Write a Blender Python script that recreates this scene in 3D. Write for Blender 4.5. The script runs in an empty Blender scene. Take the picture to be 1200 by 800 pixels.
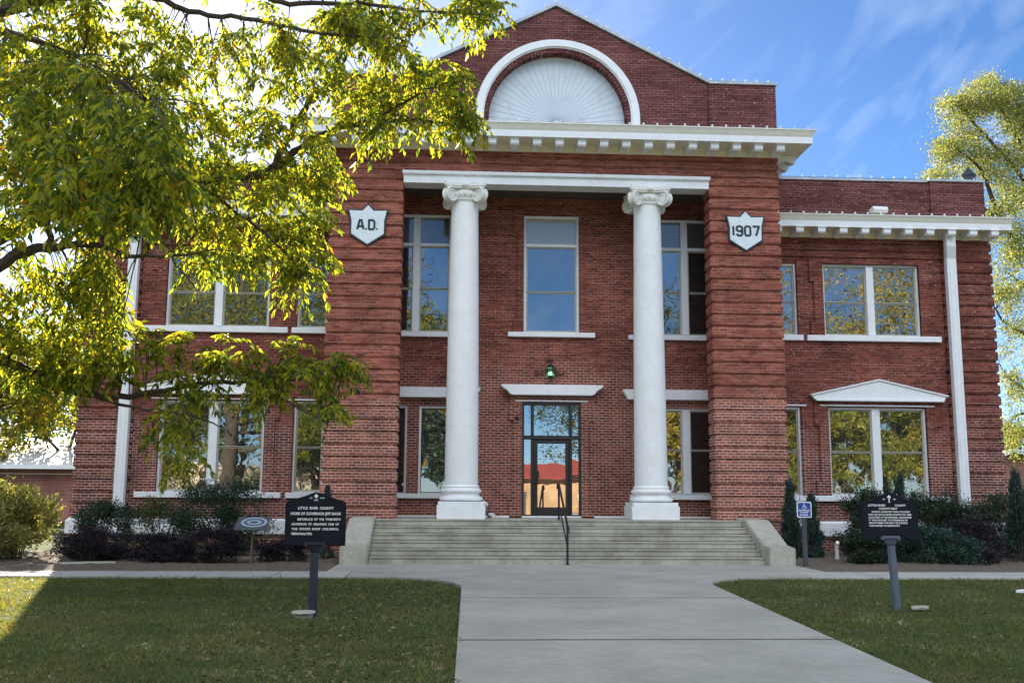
import bpy, bmesh, math, random
import numpy as np
from mathutils import Vector, Matrix
rad = math.radians
random.seed(7)
rng = np.random.default_rng(11)
S = bpy.context.scene
COL = S.collection
# ------------------------------------------------------------------ camera
CF, CYAW, CPIT, CROLL = 1176.8, 0.0541, 0.1520, 0.0060
CPOS = Vector((-2.715, -27.085, 1.625))
fw = Vector((math.sin(CYAW) * math.cos(CPIT), math.cos(CYAW) * math.cos(CPIT), math.sin(CPIT)))
r0 = Vector((math.cos(CYAW), -math.sin(CYAW), 0))
u0 = r0.cross(fw)
RR = r0 * math.cos(CROLL) + u0 * math.sin(CROLL)
UU = u0 * math.cos(CROLL) - r0 * math.sin(CROLL)
cd = bpy.data.cameras.new('camera')
cam = bpy.data.objects.new('camera', cd)
COL.objects.link(cam)
cd.sensor_width = 36
cd.lens = CF / 1200 * 36
cd.clip_start = 0.1
cd.clip_end = 3000
cam.matrix_world = Matrix(((RR.x, UU.x, -fw.x, CPOS.x), (RR.y, UU.y, -fw.y, CPOS.y), (RR.z, UU.z, -fw.z, CPOS.z), (0, 0, 0, 1)))
S.camera = cam


def at(x, y, Y):
    """point of the plane at depth Y seen at photo position x, y"""
    d = fw + RR * ((x - 600) / CF) - UU * ((y - 400) / CF)
    return CPOS + d * ((Y - CPOS.y) / d.y)


# ------------------------------------------------------------------ light
CIR_OFF = 4.1
CIRRUS, SKY_SAT, FILL_VEIL = 0.34, 1.2, (13.2, 14.3, 15.9, 1)
SUN_AZ, SUN_EL = rad(-18.2), rad(27.0)      # behind the courthouse, to the left
w = bpy.data.worlds.new('World')
S.world = w
w.use_nodes = True
nt = w.node_tree
bg = nt.nodes['Background']
sky = nt.nodes.new('ShaderNodeTexSky')
sky.sky_type = 'NISHITA'
sky.sun_disc = False
sky.sun_elevation = SUN_EL
sky.sun_rotation = SUN_AZ
sky.air_density = 0.55
sky.dust_density = 0.3
sky.ozone_density = 2.5
tc = nt.nodes.new('ShaderNodeTexCoord')
def wn(t, **kw):
    n = nt.nodes.new(t)
    for k, v in kw.items(): setattr(n, k, v)
    return n
L = nt.links.new
# thin cirrus: streaky noise on the sky's own directions
mp = wn('ShaderNodeMapping')
mp0 = wn('ShaderNodeMapping')
mp0.inputs['Rotation'].default_value = (0, rad(52), rad(8))
mp.inputs['Scale'].default_value = (3.0, 4.2, 7.5)
mp.inputs['Location'].default_value = (CIR_OFF, 0, 0)
nz = wn('ShaderNodeTexNoise')
nz.inputs['Scale'].default_value = 2.0
nz.inputs['Detail'].default_value = 9
nz.inputs['Roughness'].default_value = 0.5
nz.inputs['Distortion'].default_value = 0.8
cr = wn('ShaderNodeMapRange')
cr.inputs['From Min'].default_value = 0.47
cr.inputs['From Max'].default_value = 0.85
cr.inputs['To Max'].default_value = CIRRUS
L(tc.outputs['Generated'], mp0.inputs['Vector']); L(mp0.outputs[0], mp.inputs['Vector']); L(mp.outputs[0], nz.inputs['Vector']); L(nz.outputs['Fac'], cr.inputs['Value'])
hs = wn('ShaderNodeHueSaturation')
hs.inputs['Saturation'].default_value = SKY_SAT
mx = wn('ShaderNodeMix', data_type='RGBA')
mx.inputs['B'].default_value = (5.5, 6.2, 7.0, 1)
L(sky.outputs[0], hs.inputs['Color']); L(hs.outputs[0], mx.inputs['A']); L(cr.outputs[0], mx.inputs['Factor'])
# bright veil added to the unseen sky behind the photographer, filling the shaded front
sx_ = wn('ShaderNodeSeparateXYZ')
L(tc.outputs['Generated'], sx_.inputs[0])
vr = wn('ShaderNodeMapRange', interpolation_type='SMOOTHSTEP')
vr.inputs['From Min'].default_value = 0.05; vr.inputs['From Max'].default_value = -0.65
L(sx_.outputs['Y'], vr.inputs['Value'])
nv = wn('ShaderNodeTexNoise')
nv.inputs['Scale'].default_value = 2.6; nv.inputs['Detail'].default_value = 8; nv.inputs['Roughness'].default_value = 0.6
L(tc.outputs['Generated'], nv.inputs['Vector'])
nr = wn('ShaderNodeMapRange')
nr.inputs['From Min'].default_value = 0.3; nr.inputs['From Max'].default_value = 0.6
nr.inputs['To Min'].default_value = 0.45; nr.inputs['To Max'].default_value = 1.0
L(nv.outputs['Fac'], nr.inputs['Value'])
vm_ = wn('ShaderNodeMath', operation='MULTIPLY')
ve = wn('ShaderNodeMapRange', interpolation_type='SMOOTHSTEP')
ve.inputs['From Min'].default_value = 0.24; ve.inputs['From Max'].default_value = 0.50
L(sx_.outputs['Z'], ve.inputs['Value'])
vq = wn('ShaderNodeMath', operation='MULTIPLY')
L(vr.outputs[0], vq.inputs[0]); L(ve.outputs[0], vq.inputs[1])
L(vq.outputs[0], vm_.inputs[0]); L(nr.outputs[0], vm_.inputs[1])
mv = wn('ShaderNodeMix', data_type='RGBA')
mv.inputs['B'].default_value = FILL_VEIL
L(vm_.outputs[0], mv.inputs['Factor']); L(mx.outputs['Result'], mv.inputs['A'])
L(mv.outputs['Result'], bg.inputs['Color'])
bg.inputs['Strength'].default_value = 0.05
sl = bpy.data.lights.new('sun', 'SUN')
sl.energy = 4.6
sl.angle = rad(0.5)
sl.color = (1.0, 0.90, 0.74)
so = bpy.data.objects.new('sun', sl)
COL.objects.link(so)
sd = Vector((math.sin(SUN_AZ) * math.cos(SUN_EL), math.cos(SUN_AZ) * math.cos(SUN_EL), math.sin(SUN_EL)))
so.rotation_euler = sd.to_track_quat('Z', 'Y').to_euler()
so.location = (0, 0, 60)
S.view_settings.view_transform = 'Standard'
S.view_settings.look = 'None'
S.view_settings.gamma = 1
S.view_settings.use_curve_mapping = False
S.view_settings.exposure = 2.1


# ------------------------------------------------------------------ helpers
def tag(o, label=None, cat=None, group=None, kind=None):
    if label: o['label'] = label
    if cat: o['category'] = cat
    if group: o['group'] = group
    if kind: o['kind'] = kind
    return o


def empty(name, loc, label, cat, group=None):
    o = bpy.data.objects.new(name, None)
    o.location = loc
    o.empty_display_size = 0.2
    COL.objects.link(o)
    return tag(o, label, cat, group)


def wloc(o):
    p = Vector((0, 0, 0))
    while o is not None:
        p += o.location
        o = o.parent
    return p


class MB:
    def __init__(s):
        s.v, s.f = [], []

    def add(s, vs, fs):
        b = len(s.v)
        s.v += [tuple(p) for p in vs]
        s.f += [tuple(b + i for i in q) for q in fs]
        return s

    def box(s, x0, x1, y0, y1, z0, z1):
        if x0 > x1: x0, x1 = x1, x0
        if y0 > y1: y0, y1 = y1, y0
        return s.add([(x0, y0, z0), (x1, y0, z0), (x1, y1, z0), (x0, y1, z0), (x0, y0, z1), (x1, y0, z1), (x1, y1, z1), (x0, y1, z1)],
                     [(3, 2, 1, 0), (4, 5, 6, 7), (0, 1, 5, 4), (1, 2, 6, 5), (2, 3, 7, 6), (3, 0, 4, 7)])

    def prism(s, pts, axis, a, b):
        """polygon pts extruded along axis 'x','y','z' from a to b"""
        n = len(pts)
        def m(p, t):
            return {'y': (p[0], t, p[1]), 'x': (t, p[0], p[1]), 'z': (p[0], p[1], t)}[axis]
        vs = [m(p, a) for p in pts] + [m(p, b) for p in pts]
        fs = [tuple(range(n)), tuple(range(2 * n - 1, n - 1, -1))]
        fs += [(i, i + n, (i + 1) % n + n, (i + 1) % n) for i in range(n)]
        return s.add(vs, fs)

    def lathe(s, prof, cx, cy, n=32):
        vs, fs = [], []
        for (r, z) in prof:
            for k in range(n):
                a = 2 * math.pi * k / n
                vs.append((cx + r * math.cos(a), cy + r * math.sin(a), z))
        for j in range(len(prof) - 1):
            for k in range(n):
                k2 = (k + 1) % n
                fs.append((j * n + k, j * n + k2, (j + 1) * n + k2, (j + 1) * n + k))
        fs.append(tuple(range(n - 1, -1, -1)))
        m = (len(prof) - 1) * n
        fs.append(tuple(m + k for k in range(n)))
        return s.add(vs, fs)

    def tube(s, pts, rads, n=8):
        pts = [Vector(p) for p in pts]
        if not hasattr(rads, '__len__'): rads = [rads] * len(pts)
        vs, fs = [], []
        up = Vector((0.13, 0.21, 1)).normalized()
        prev = None
        for i, p in enumerate(pts):
            t = (pts[min(i + 1, len(pts) - 1)] - pts[max(i - 1, 0)]).normalized()
            if prev is None:
                ref = up if abs(t.dot(up)) < 0.9 else Vector((1, 0, 0))
                a = t.cross(ref).normalized()
            else:
                a = (prev - t * prev.dot(t)).normalized()
            prev = a
            b = t.cross(a)
            for k in range(n):
                q = 2 * math.pi * k / n
                vs.append(p + (a * math.cos(q) + b * math.sin(q)) * rads[i])
        for j in range(len(pts) - 1):
            for k in range(n):
                k2 = (k + 1) % n
                fs.append((j * n + k, j * n + k2, (j + 1) * n + k2, (j + 1) * n + k))
        fs.append(tuple(range(n - 1, -1, -1)))
        m = (len(pts) - 1) * n
        fs.append(tuple(m + k for k in range(n)))
        return s.add(vs, fs)

    def sweep(s, prof, path):
        """profile [(d, z)] pushed outward along a wall path [(x, y, nx, ny)]; n is the mitre direction"""
        n = len(prof)
        vs, fs = [], []
        for (x, y, nx, ny) in path:
            for (d, z) in prof:
                vs.append((x + nx * d, y + ny * d, z))
        for j in range(len(path) - 1):
            for k in range(n):
                k2 = (k + 1) % n
                fs.append((j * n + k, j * n + k2, (j + 1) * n + k2, (j + 1) * n + k))
        fs.append(tuple(range(n)))
        m = (len(path) - 1) * n
        fs.append(tuple(m + k for k in range(n - 1, -1, -1)))
        return s.add(vs, fs)

    def xf(s, M):
        s.v = [tuple(M @ Vector(p)) for p in s.v]
        return s

    def build(s, name, mat, parent=None, bevel=0.0, smooth=False, seg=1):
        o = wloc(parent) if parent else Vector((0, 0, 0))
        me = bpy.data.meshes.new(name)
        me.from_pydata([(p[0] - o.x, p[1] - o.y, p[2] - o.z) for p in s.v], [], s.f)
        me.validate()
        bm = bmesh.new()
        bm.from_mesh(me)
        bmesh.ops.recalc_face_normals(bm, faces=bm.faces)
        if bevel:
            ed = [e for e in bm.edges if len(e.link_faces) == 2 and e.calc_face_angle(0) > 0.5]
            bmesh.ops.bevel(bm, geom=ed, offset=bevel, segments=seg, affect='EDGES', clamp_overlap=True)
        bm.to_mesh(me)
        bm.free()
        if smooth:
            me.polygons.foreach_set('use_smooth', [True] * len(me.polygons))
            try: me.set_sharp_from_angle(angle=rad(40))
            except Exception: pass
        me.materials.append(mat)
        ob = bpy.data.objects.new(name, me)
        COL.objects.link(ob)
        if parent: ob.parent = parent
        return ob


def mirror(pts):
    return [(-x, z) for x, z in reversed(pts)]


def fast_mesh(name, V, tri, mat, parent=None, smooth=False):
    """V (n,3) world verts, tri (m,k) faces"""
    o = np.array(wloc(parent)) if parent else np.zeros(3)
    V = np.asarray(V, dtype=np.float32) - o.astype(np.float32)
    tri = np.asarray(tri, dtype=np.int32)
    k = tri.shape[1]
    me = bpy.data.meshes.new(name)
    me.vertices.add(len(V))
    me.vertices.foreach_set('co', V.ravel())
    me.loops.add(tri.size)
    me.loops.foreach_set('vertex_index', tri.ravel())
    me.polygons.add(len(tri))
    me.polygons.foreach_set('loop_start', np.arange(0, tri.size, k, dtype=np.int32))
    me.polygons.foreach_set('loop_total', np.full(len(tri), k, dtype=np.int32))
    if smooth: me.polygons.foreach_set('use_smooth', np.ones(len(tri), dtype=bool))
    me.update(calc_edges=True)
    me.materials.append(mat)
    ob = bpy.data.objects.new(name, me)
    COL.objects.link(ob)
    if parent: ob.parent = parent
    return ob


def norm(a):
    return a / np.maximum(np.linalg.norm(a, axis=1, keepdims=True), 1e-9)


def leaf_arrays(P, D, N, Ln, Wd, fold=0.25, curl=0.15):
    """folded pointed leaves: P base, D direction, N normal"""
    D = norm(D)
    B = norm(np.cross(N, D))
    N = np.cross(D, B)
    Ln = Ln[:, None]; Wd = Wd[:, None]
    mid = P + D * Ln * 0.45
    v0 = P
    v1 = mid + B * Wd * 0.5 + N * Wd * fold
    v2 = P + D * Ln - N * Ln * curl
    v3 = mid - B * Wd * 0.5 + N * Wd * fold
    V = np.stack([v0, v1, v2, v3], 1).reshape(-1, 3)
    n = len(P)
    b = np.arange(n)[:, None] * 4
    T = np.concatenate([b + [0, 2, 1], b + [0, 3, 2]], 0)
    return V, T


def vec_n(n):
    return norm(rng.normal(size=(n, 3)))


# ------------------------------------------------------------------ materials
def new_mat(name):
    m = bpy.data.materials.new(name)
    m.use_nodes = True
    n = m.node_tree
    return m, n, n.nodes['Principled BSDF'], n.links.new


def col4(c): return (c[0], c[1], c[2], 1)


def plain(name, c, rough=0.6, metal=0.0, noise=0.0, scale=3.0, bump=0.0, spec=0.5, dirt=None, dscale=1.2, dpos=(0.5, 0.72)):
    m, n, p, l = new_mat(name)
    p.inputs['Roughness'].default_value = rough
    p.inputs['Metallic'].default_value = metal
    p.inputs['Specular IOR Level'].default_value = spec
    p.inputs['Base Color'].default_value = col4(c)
    t = n.nodes.new('ShaderNodeTexCoord')
    src = None
    if noise:
        z = n.nodes.new('ShaderNodeTexNoise')
        z.inputs['Scale'].default_value = scale
        z.inputs['Detail'].default_value = 8
        z.inputs['Roughness'].default_value = 0.65
        l(t.outputs['Object'], z.inputs['Vector'])
        r = n.nodes.new('ShaderNodeValToRGB')
        r.color_ramp.elements[0].position = 0.3
        r.color_ramp.elements[1].position = 0.7
        r.color_ramp.elements[0].color = col4([x * (1 - noise) for x in c])
        r.color_ramp.elements[1].color = col4([min(1, x * (1 + noise)) for x in c])
        l(z.outputs['Fac'], r.inputs[0])
        src = r.outputs[0]
        if bump:
            b = n.nodes.new('ShaderNodeBump')
            b.inputs['Strength'].default_value = bump
            b.inputs['Distance'].default_value = 0.02
            l(z.outputs['Fac'], b.inputs['Height'])
            l(b.outputs[0], p.inputs['Normal'])
    if dirt:
        z2 = n.nodes.new('ShaderNodeTexNoise')
        z2.inputs['Scale'].default_value = dscale
        z2.inputs['Detail'].default_value = 6
        z2.inputs['Roughness'].default_value = 0.7
        l(t.outputs['Object'], z2.inputs['Vector'])
        r2 = n.nodes.new('ShaderNodeValToRGB')
        r2.color_ramp.elements[0].position = dpos[0]
        r2.color_ramp.elements[1].position = dpos[1]
        r2.color_ramp.elements[0].color = (0, 0, 0, 1)
        r2.color_ramp.elements[1].color = (0.75, 0.75, 0.75, 1)
        l(z2.outputs['Fac'], r2.inputs[0])
        mxn = n.nodes.new('ShaderNodeMix')
        mxn.data_type = 'RGBA'
        l(r2.outputs[0], mxn.inputs['Factor'])
        if src: l(src, mxn.inputs['A'])
        else: mxn.inputs['A'].default_value = col4(c)
        mxn.inputs['B'].default_value = col4(dirt)
        src = mxn.outputs['Result']
    if src: l(src, p.inputs['Base Color'])
    return m


def brick(name, c1, c2, mort_low, mort_high, zsplit=4.5, rowh=0.076, bw=0.215, eff=0.35):
    """running bond in metres; the lower part was repointed with pale mortar"""
    m, n, p, l = new_mat(name)
    g = n.nodes.new('ShaderNodeNewGeometry')
    sp = n.nodes.new('ShaderNodeSeparateXYZ')
    l(g.outputs['Position'], sp.inputs[0])
    ad = n.nodes.new('ShaderNodeMath')
    l(sp.outputs['X'], ad.inputs[0]); l(sp.outputs['Y'], ad.inputs[1])
    cb = n.nodes.new('ShaderNodeCombineXYZ')
    l(ad.outputs[0], cb.inputs['X']); l(sp.outputs['Z'], cb.inputs['Y'])
    bt = n.nodes.new('ShaderNodeTexBrick')
    bt.inputs['Scale'].default_value = 1
    bt.inputs['Brick Width'].default_value = bw
    bt.inputs['Row Height'].default_value = rowh
    bt.inputs['Mortar Size'].default_value = 0.0085
    bt.inputs['Mortar Smooth'].default_value = 0.25
    bt.inputs['Bias'].default_value = -0.1
    bt.inputs['Color1'].default_value = col4(c1)
    bt.inputs['Color2'].default_value = col4(c2)
    l(cb.outputs[0], bt.inputs['Vector'])
    # mortar colour by height with a ragged border
    nz = n.nodes.new('ShaderNodeTexNoise')
    nz.inputs['Scale'].default_value = 0.55
    nz.inputs['Detail'].default_value = 7
    nz.inputs['Roughness'].default_value = 0.7
    l(g.outputs['Position'], nz.inputs['Vector'])
    ma = n.nodes.new('ShaderNodeMath'); ma.operation = 'MULTIPLY_ADD'
    l(nz.outputs['Fac'], ma.inputs[0]); ma.inputs[1].default_value = 7.0; l(sp.outputs['Z'], ma.inputs[2])
    mr = n.nodes.new('ShaderNodeMapRange')
    mr.inputs['From Min'].default_value = zsplit + 3.0
    mr.inputs['From Max'].default_value = zsplit + 4.0
    l(ma.outputs[0], mr.inputs['Value'])
    mm = n.nodes.new('ShaderNodeMix'); mm.data_type = 'RGBA'
    mm.inputs['A'].default_value = col4(mort_low)
    # upper joints: shade of raked beds painted into some courses, pale mortar in others
    mq = n.nodes.new('ShaderNodeMapping'); mq.inputs['Scale'].default_value = (0.5, 0.5, 7.0)
    l(g.outputs['Position'], mq.inputs['Vector'])
    nq = n.nodes.new('ShaderNodeTexNoise'); nq.inputs['Scale'].default_value = 1.6; nq.inputs['Detail'].default_value = 5
    l(mq.outputs[0], nq.inputs['Vector'])
    rq = n.nodes.new('ShaderNodeMapRange'); rq.inputs['From Min'].default_value = .42; rq.inputs['From Max'].default_value = .56
    l(nq.outputs['Fac'], rq.inputs['Value'])
    mj = n.nodes.new('ShaderNodeMix'); mj.data_type = 'RGBA'
    mj.inputs['A'].default_value = col4([q * .42 for q in mort_high]); mj.inputs['B'].default_value = col4(mort_high)
    l(rq.outputs[0], mj.inputs['Factor'])
    l(mj.outputs['Result'], mm.inputs['B'])
    l(mr.outputs[0], mm.inputs['Factor'])
    l(mm.outputs['Result'], bt.inputs['Mortar'])
    # broad tone drift and white bloom patches
    n2 = n.nodes.new('ShaderNodeTexNoise')
    n2.inputs['Scale'].default_value = 0.9
    n2.inputs['Detail'].default_value = 9
    n2.inputs['Roughness'].default_value = 0.72
    l(g.outputs['Position'], n2.inputs['Vector'])
    r2 = n.nodes.new('ShaderNodeMapRange')
    r2.inputs['From Min'].default_value = 0.3; r2.inputs['From Max'].default_value = 0.7
    r2.inputs['To Min'].default_value = 0.62; r2.inputs['To Max'].default_value = 1.38
    l(n2.outputs['Fac'], r2.inputs['Value'])
    mu = n.nodes.new('ShaderNodeMix'); mu.data_type = 'RGBA'; mu.blend_type = 'MULTIPLY'
    mu.inputs['Factor'].default_value = 1
    l(bt.outputs['Color'], mu.inputs['A'])
    vm = n.nodes.new('ShaderNodeCombineColor')
    for k in range(3): l(r2.outputs[0], vm.inputs[k])
    l(vm.outputs[0], mu.inputs['B'])
    mp2 = n.nodes.new('ShaderNodeMapping')
    mp2.inputs['Scale'].default_value = (1.1, 1.1, 2.3)
    l(g.outputs['Position'], mp2.inputs['Vector'])
    n3 = n.nodes.new('ShaderNodeTexNoise')
    n3.inputs['Scale'].default_value = 1.15
    n3.inputs['Detail'].default_value = 10
    n3.inputs['Roughness'].default_value = 0.75
    l(mp2.outputs[0], n3.inputs['Vector'])
    r3 = n.nodes.new('ShaderNodeMapRange')
    r3.inputs['From Min'].default_value = 0.60; r3.inputs['From Max'].default_value = 0.80
    r3.inputs['To Max'].default_value = eff
    l(n3.outputs['Fac'], r3.inputs['Value'])
    me_ = n.nodes.new('ShaderNodeMix'); me_.data_type = 'RGBA'
    l(r3.outputs[0], me_.inputs['Factor'])
    l(mu.outputs['Result'], me_.inputs['A'])
    me_.inputs['B'].default_value = (0.5, 0.45, 0.43, 1)
    n4 = n.nodes.new('ShaderNodeTexNoise')
    n4.inputs['Scale'].default_value = 9.0; n4.inputs['Detail'].default_value = 4; n4.inputs['Roughness'].default_value = .6
    l(mp2.outputs[0], n4.inputs['Vector'])
    r4 = n.nodes.new('ShaderNodeMapRange')
    r4.inputs['From Min'].default_value = 0.635; r4.inputs['From Max'].default_value = 0.70; r4.inputs['To Max'].default_value = 0.6
    l(n4.outputs['Fac'], r4.inputs['Value'])
    ms4 = n.nodes.new('ShaderNodeMix'); ms4.data_type = 'RGBA'
    l(r4.outputs[0], ms4.inputs['Factor']); l(me_.outputs['Result'], ms4.inputs['A']); ms4.inputs['B'].default_value = (.55, .48, .44, 1)
    l(ms4.outputs['Result'], p.inputs['Base Color'])
    p.inputs['Roughness'].default_value = 0.85
    p.inputs['Specular IOR Level'].default_value = 0.06
    b = n.nodes.new('ShaderNodeBump')
    b.inputs['Strength'].default_value = 0.6
    b.inputs['Distance'].default_value = 0.012
    b.invert = True
    l(bt.outputs['Fac'], b.inputs['Height'])
    l(b.outputs[0], p.inputs['Normal'])
    return m


def glass(name, c=(0.020, 0.021, 0.021), refl=0.25, wob=0.0025):
    m, n, p, l = new_mat(name)
    p.inputs['Base Color'].default_value = col4(c)
    p.inputs['Roughness'].default_value = 0.3
    p.inputs['Specular IOR Level'].default_value = 0.2
    gl = n.nodes.new('ShaderNodeBsdfGlossy')
    gl.inputs['Roughness'].default_value = 0.0
    gl.inputs['Color'].default_value = (0.95, 0.95, 0.92, 1)
    fr = n.nodes.new('ShaderNodeLayerWeight')
    fr.inputs['Blend'].default_value = 0.25
    mr = n.nodes.new('ShaderNodeMapRange')
    mr.inputs['To Min'].default_value = refl; mr.inputs['To Max'].default_value = 0.9
    l(fr.outputs['Fresnel'], mr.inputs['Value'])
    mix = n.nodes.new('ShaderNodeMixShader')
    l(mr.outputs[0], mix.inputs[0])
    l(p.outputs[0], mix.inputs[1]); l(gl.outputs[0], mix.inputs[2])
    z = n.nodes.new('ShaderNodeTexNoise')
    z.inputs['Scale'].default_value = 2.2
    z.inputs['Detail'].default_value = 1.5
    tcx = n.nodes.new('ShaderNodeTexCoord')
    l(tcx.outputs['Object'], z.inputs['Vector'])
    b = n.nodes.new('ShaderNodeBump')
    b.inputs['Strength'].default_value = 0.6
    b.inputs['Distance'].default_value = wob
    l(z.outputs['Fac'], b.inputs['Height'])
    l(b.outputs[0], gl.inputs['Normal'])
    l(mix.outputs[0], n.nodes['Material Output'].inputs['Surface'])
    return m


def leafmat(name, ramp, trans=0.45, rough=0.45, tcol=(1.25, 1.2, 0.6)):
    """every leaf its own colour out of the ramp; light passes through"""
    m, n, p, l = new_mat(name)
    g = n.nodes.new('ShaderNodeNewGeometry')
    r = n.nodes.new('ShaderNodeValToRGB')
    els = r.color_ramp.elements
    while len(els) < len(ramp): els.new(0.5)
    for e, (pos, c) in zip(els, ramp):
        e.position = pos; e.color = col4(c)
    l(g.outputs['Random Per Island'], r.inputs[0])
    l(r.outputs[0], p.inputs['Base Color'])
    p.inputs['Roughness'].default_value = rough
    p.inputs['Specular IOR Level'].default_value = 0.35
    t = n.nodes.new('ShaderNodeBsdfTranslucent')
    mu = n.nodes.new('ShaderNodeMix'); mu.data_type = 'RGBA'; mu.blend_type = 'MULTIPLY'
    mu.inputs['Factor'].default_value = 1
    l(r.outputs[0], mu.inputs['A']); mu.inputs['B'].default_value = col4(tcol)
    l(mu.outputs['Result'], t.inputs['Color'])
    mix = n.nodes.new('ShaderNodeMixShader')
    mix.inputs[0].default_value = trans
    l(p.outputs[0], mix.inputs[1]); l(t.outputs[0], mix.inputs[2])
    l(mix.outputs[0], n.nodes['Material Output'].inputs['Surface'])
    return m


M = {}
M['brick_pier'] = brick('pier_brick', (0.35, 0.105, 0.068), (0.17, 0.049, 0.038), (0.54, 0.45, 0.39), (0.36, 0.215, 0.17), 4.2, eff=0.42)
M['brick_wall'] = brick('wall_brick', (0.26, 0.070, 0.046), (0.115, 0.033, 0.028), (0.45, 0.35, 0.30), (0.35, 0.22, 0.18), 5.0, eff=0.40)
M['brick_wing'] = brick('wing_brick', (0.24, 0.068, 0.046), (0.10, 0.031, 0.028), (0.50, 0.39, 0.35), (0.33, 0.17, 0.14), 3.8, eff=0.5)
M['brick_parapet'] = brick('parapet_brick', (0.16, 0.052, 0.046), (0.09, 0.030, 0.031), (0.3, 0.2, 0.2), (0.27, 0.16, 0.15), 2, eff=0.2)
M['white'] = plain('white_paint', (0.78, 0.79, 0.80), 0.5, noise=0.05, scale=4, bump=0.05, dirt=(0.5, 0.47, 0.40), dpos=(0.58, 0.85))
M['column'] = plain('column_paint', (0.80, 0.80, 0.79), 0.55, noise=0.05, scale=3, bump=0.06, dirt=(0.64, 0.62, 0.56), dscale=2.2, dpos=(0.54, 0.85), spec=.3)
M['capital'] = plain('capital_paint', (0.76, 0.75, 0.70), 0.6, noise=0.12, scale=14, bump=0.35, dirt=(0.42, 0.36, 0.26), dscale=5, dpos=(0.52, 0.8))
M['cream'] = plain('cream_paint', (0.84, 0.77, 0.57), 0.6, noise=0.08, scale=6, bump=0.05, dirt=(0.42, 0.35, 0.22), dscale=3, dpos=(0.62, 0.9))
M['crown'] = plain('crown_paint', (0.80, 0.78, 0.69), 0.55, noise=0.06, scale=5, dirt=(.45, .40, .29), dscale=2.5, dpos=(.58, .85))
M['frame'] = plain('window_frame_paint', (0.42, 0.41, 0.34), 0.5, noise=0.08, scale=8)
M['coping'] = plain('coping_metal', (0.40, 0.44, 0.46), 0.5, metal=0.3, noise=0.3, scale=3)
M['conc'] = plain('step_concrete', (0.43, 0.41, 0.34), 0.9, noise=0.16, scale=7, bump=0.3, dirt=(0.19, 0.17, 0.13), dscale=1.3, dpos=(0.42, 0.70))
M['conc2'] = plain('cheek_concrete', (0.44, 0.42, 0.35), 0.9, noise=0.14, scale=9, bump=0.4, dirt=(0.25, 0.23, 0.17), dscale=2, dpos=(0.48, 0.8))
M['walk'] = plain('walk_concrete', (0.45, 0.42, 0.35), 0.9, noise=0.10, scale=9, bump=0.25, dirt=(0.27, 0.255, 0.20), dscale=0.6, dpos=(0.40, 0.70))
M['pave'] = plain('pavement_concrete', (0.47, 0.455, 0.40), 0.9, noise=0.10, scale=9, bump=0.25, dirt=(0.30, 0.29, 0.25), dscale=0.9, dpos=(0.45, 0.75))
M['black'] = plain('black_metal', (0.012, 0.013, 0.016), 0.4, spec=0.5)
M['door'] = plain('dark_aluminium', (0.018, 0.016, 0.016), 0.35, spec=0.5)
M['plate'] = plain('marker_plate', (0.009, 0.011, 0.018), 0.6, noise=0.3, scale=10, spec=.15)
M['post'] = plain('marker_post', (0.018, 0.022, 0.036), 0.45, noise=0.2, scale=8)
M['post2'] = plain('marker_post_grey', (0.10, 0.12, 0.165), 0.45, noise=0.2, scale=8)
M['letter'] = plain('letter_paint', (0.80, 0.80, 0.78), 0.6)
M['shield'] = plain('shield_enamel', (0.68, 0.75, 0.77), 0.5, noise=0.10, scale=9, dirt=(.42, .44, .42), dscale=5, dpos=(.52, .8))
M['ink'] = plain('dark_ink', (0.012, 0.022, 0.035), 0.5)
M['blue'] = plain('sign_blue', (0.02, 0.06, 0.32), 0.4)
M['panel'] = plain('fan_panel_paint', (0.60, 0.66, 0.72), 0.5, noise=0.05, scale=4, dirt=(0.42, 0.46, 0.5), dscale=2)
M['seam'] = plain('panel_seam', (0.36, 0.41, 0.46), 0.6)
M['glass'] = glass('window_glass')
M['glass_door'] = glass('door_glass', refl=0.33, wob=0.0012)
M['blind'] = glass('glass_before_blind', (0.34, 0.33, 0.29), refl=0.10)
M['blind_dark'] = glass('glass_before_drawn_blind', (0.10, 0.10, 0.09), refl=0.09)
M['bark'] = plain('bark', (0.07, 0.055, 0.045), 0.95, noise=0.45, scale=18, bump=0.8)
M['bulb'] = plain('bulb_glass', (0.85, 0.85, 0.85), 0.2)
M['roof'] = plain('roof_felt', (0.12, 0.12, 0.12), 0.9, noise=0.2)
M['dark'] = plain('dark_metal', (0.05, 0.055, 0.07), 0.6)
M['mulch'] = plain('mulch', (0.14, 0.105, 0.075), 1.0, noise=0.55, scale=16, bump=1.0)
M['ground'] = plain('turf', (0.07, 0.09, 0.035), 1.0, noise=0.4, scale=2.2, bump=0.6, dirt=(0.10, 0.080, 0.040), dscale=0.9, dpos=(0.45, 0.7), spec=.05)
M['street'] = plain('street_bounce', (0.46, 0.44, 0.39), 0.95, noise=0.15, scale=3, dirt=(.25, .24, .22), dscale=.3)  # unseen street, made pale and broad to throw sunlight up onto the frieze
M['joint'] = plain('joint_filler', (0.20, 0.19, 0.16), 1.0, noise=.4, scale=9, spec=.1)
M['wood'] = plain('brown_post', (0.16, 0.10, 0.07), 0.7, noise=0.2, scale=12)
M['grey'] = plain('grey_paint', (0.30, 0.32, 0.34), 0.5)

# ------------------------------------------------------------------ ground
g = MB()
g.add([(-700, -700, -0.05), (700, -700, -0.05), (700, 900, -0.05), (-700, 900, -0.05)], [(0, 1, 2, 3)])
tag(g.build('ground', M['ground']), kind='structure')


def slab(name, poly, z0, z1, mat, bev=0.015):
    return tag(MB().prism(poly, 'z', z0, z1).build(name, mat, bevel=bev), kind='structure')


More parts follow.
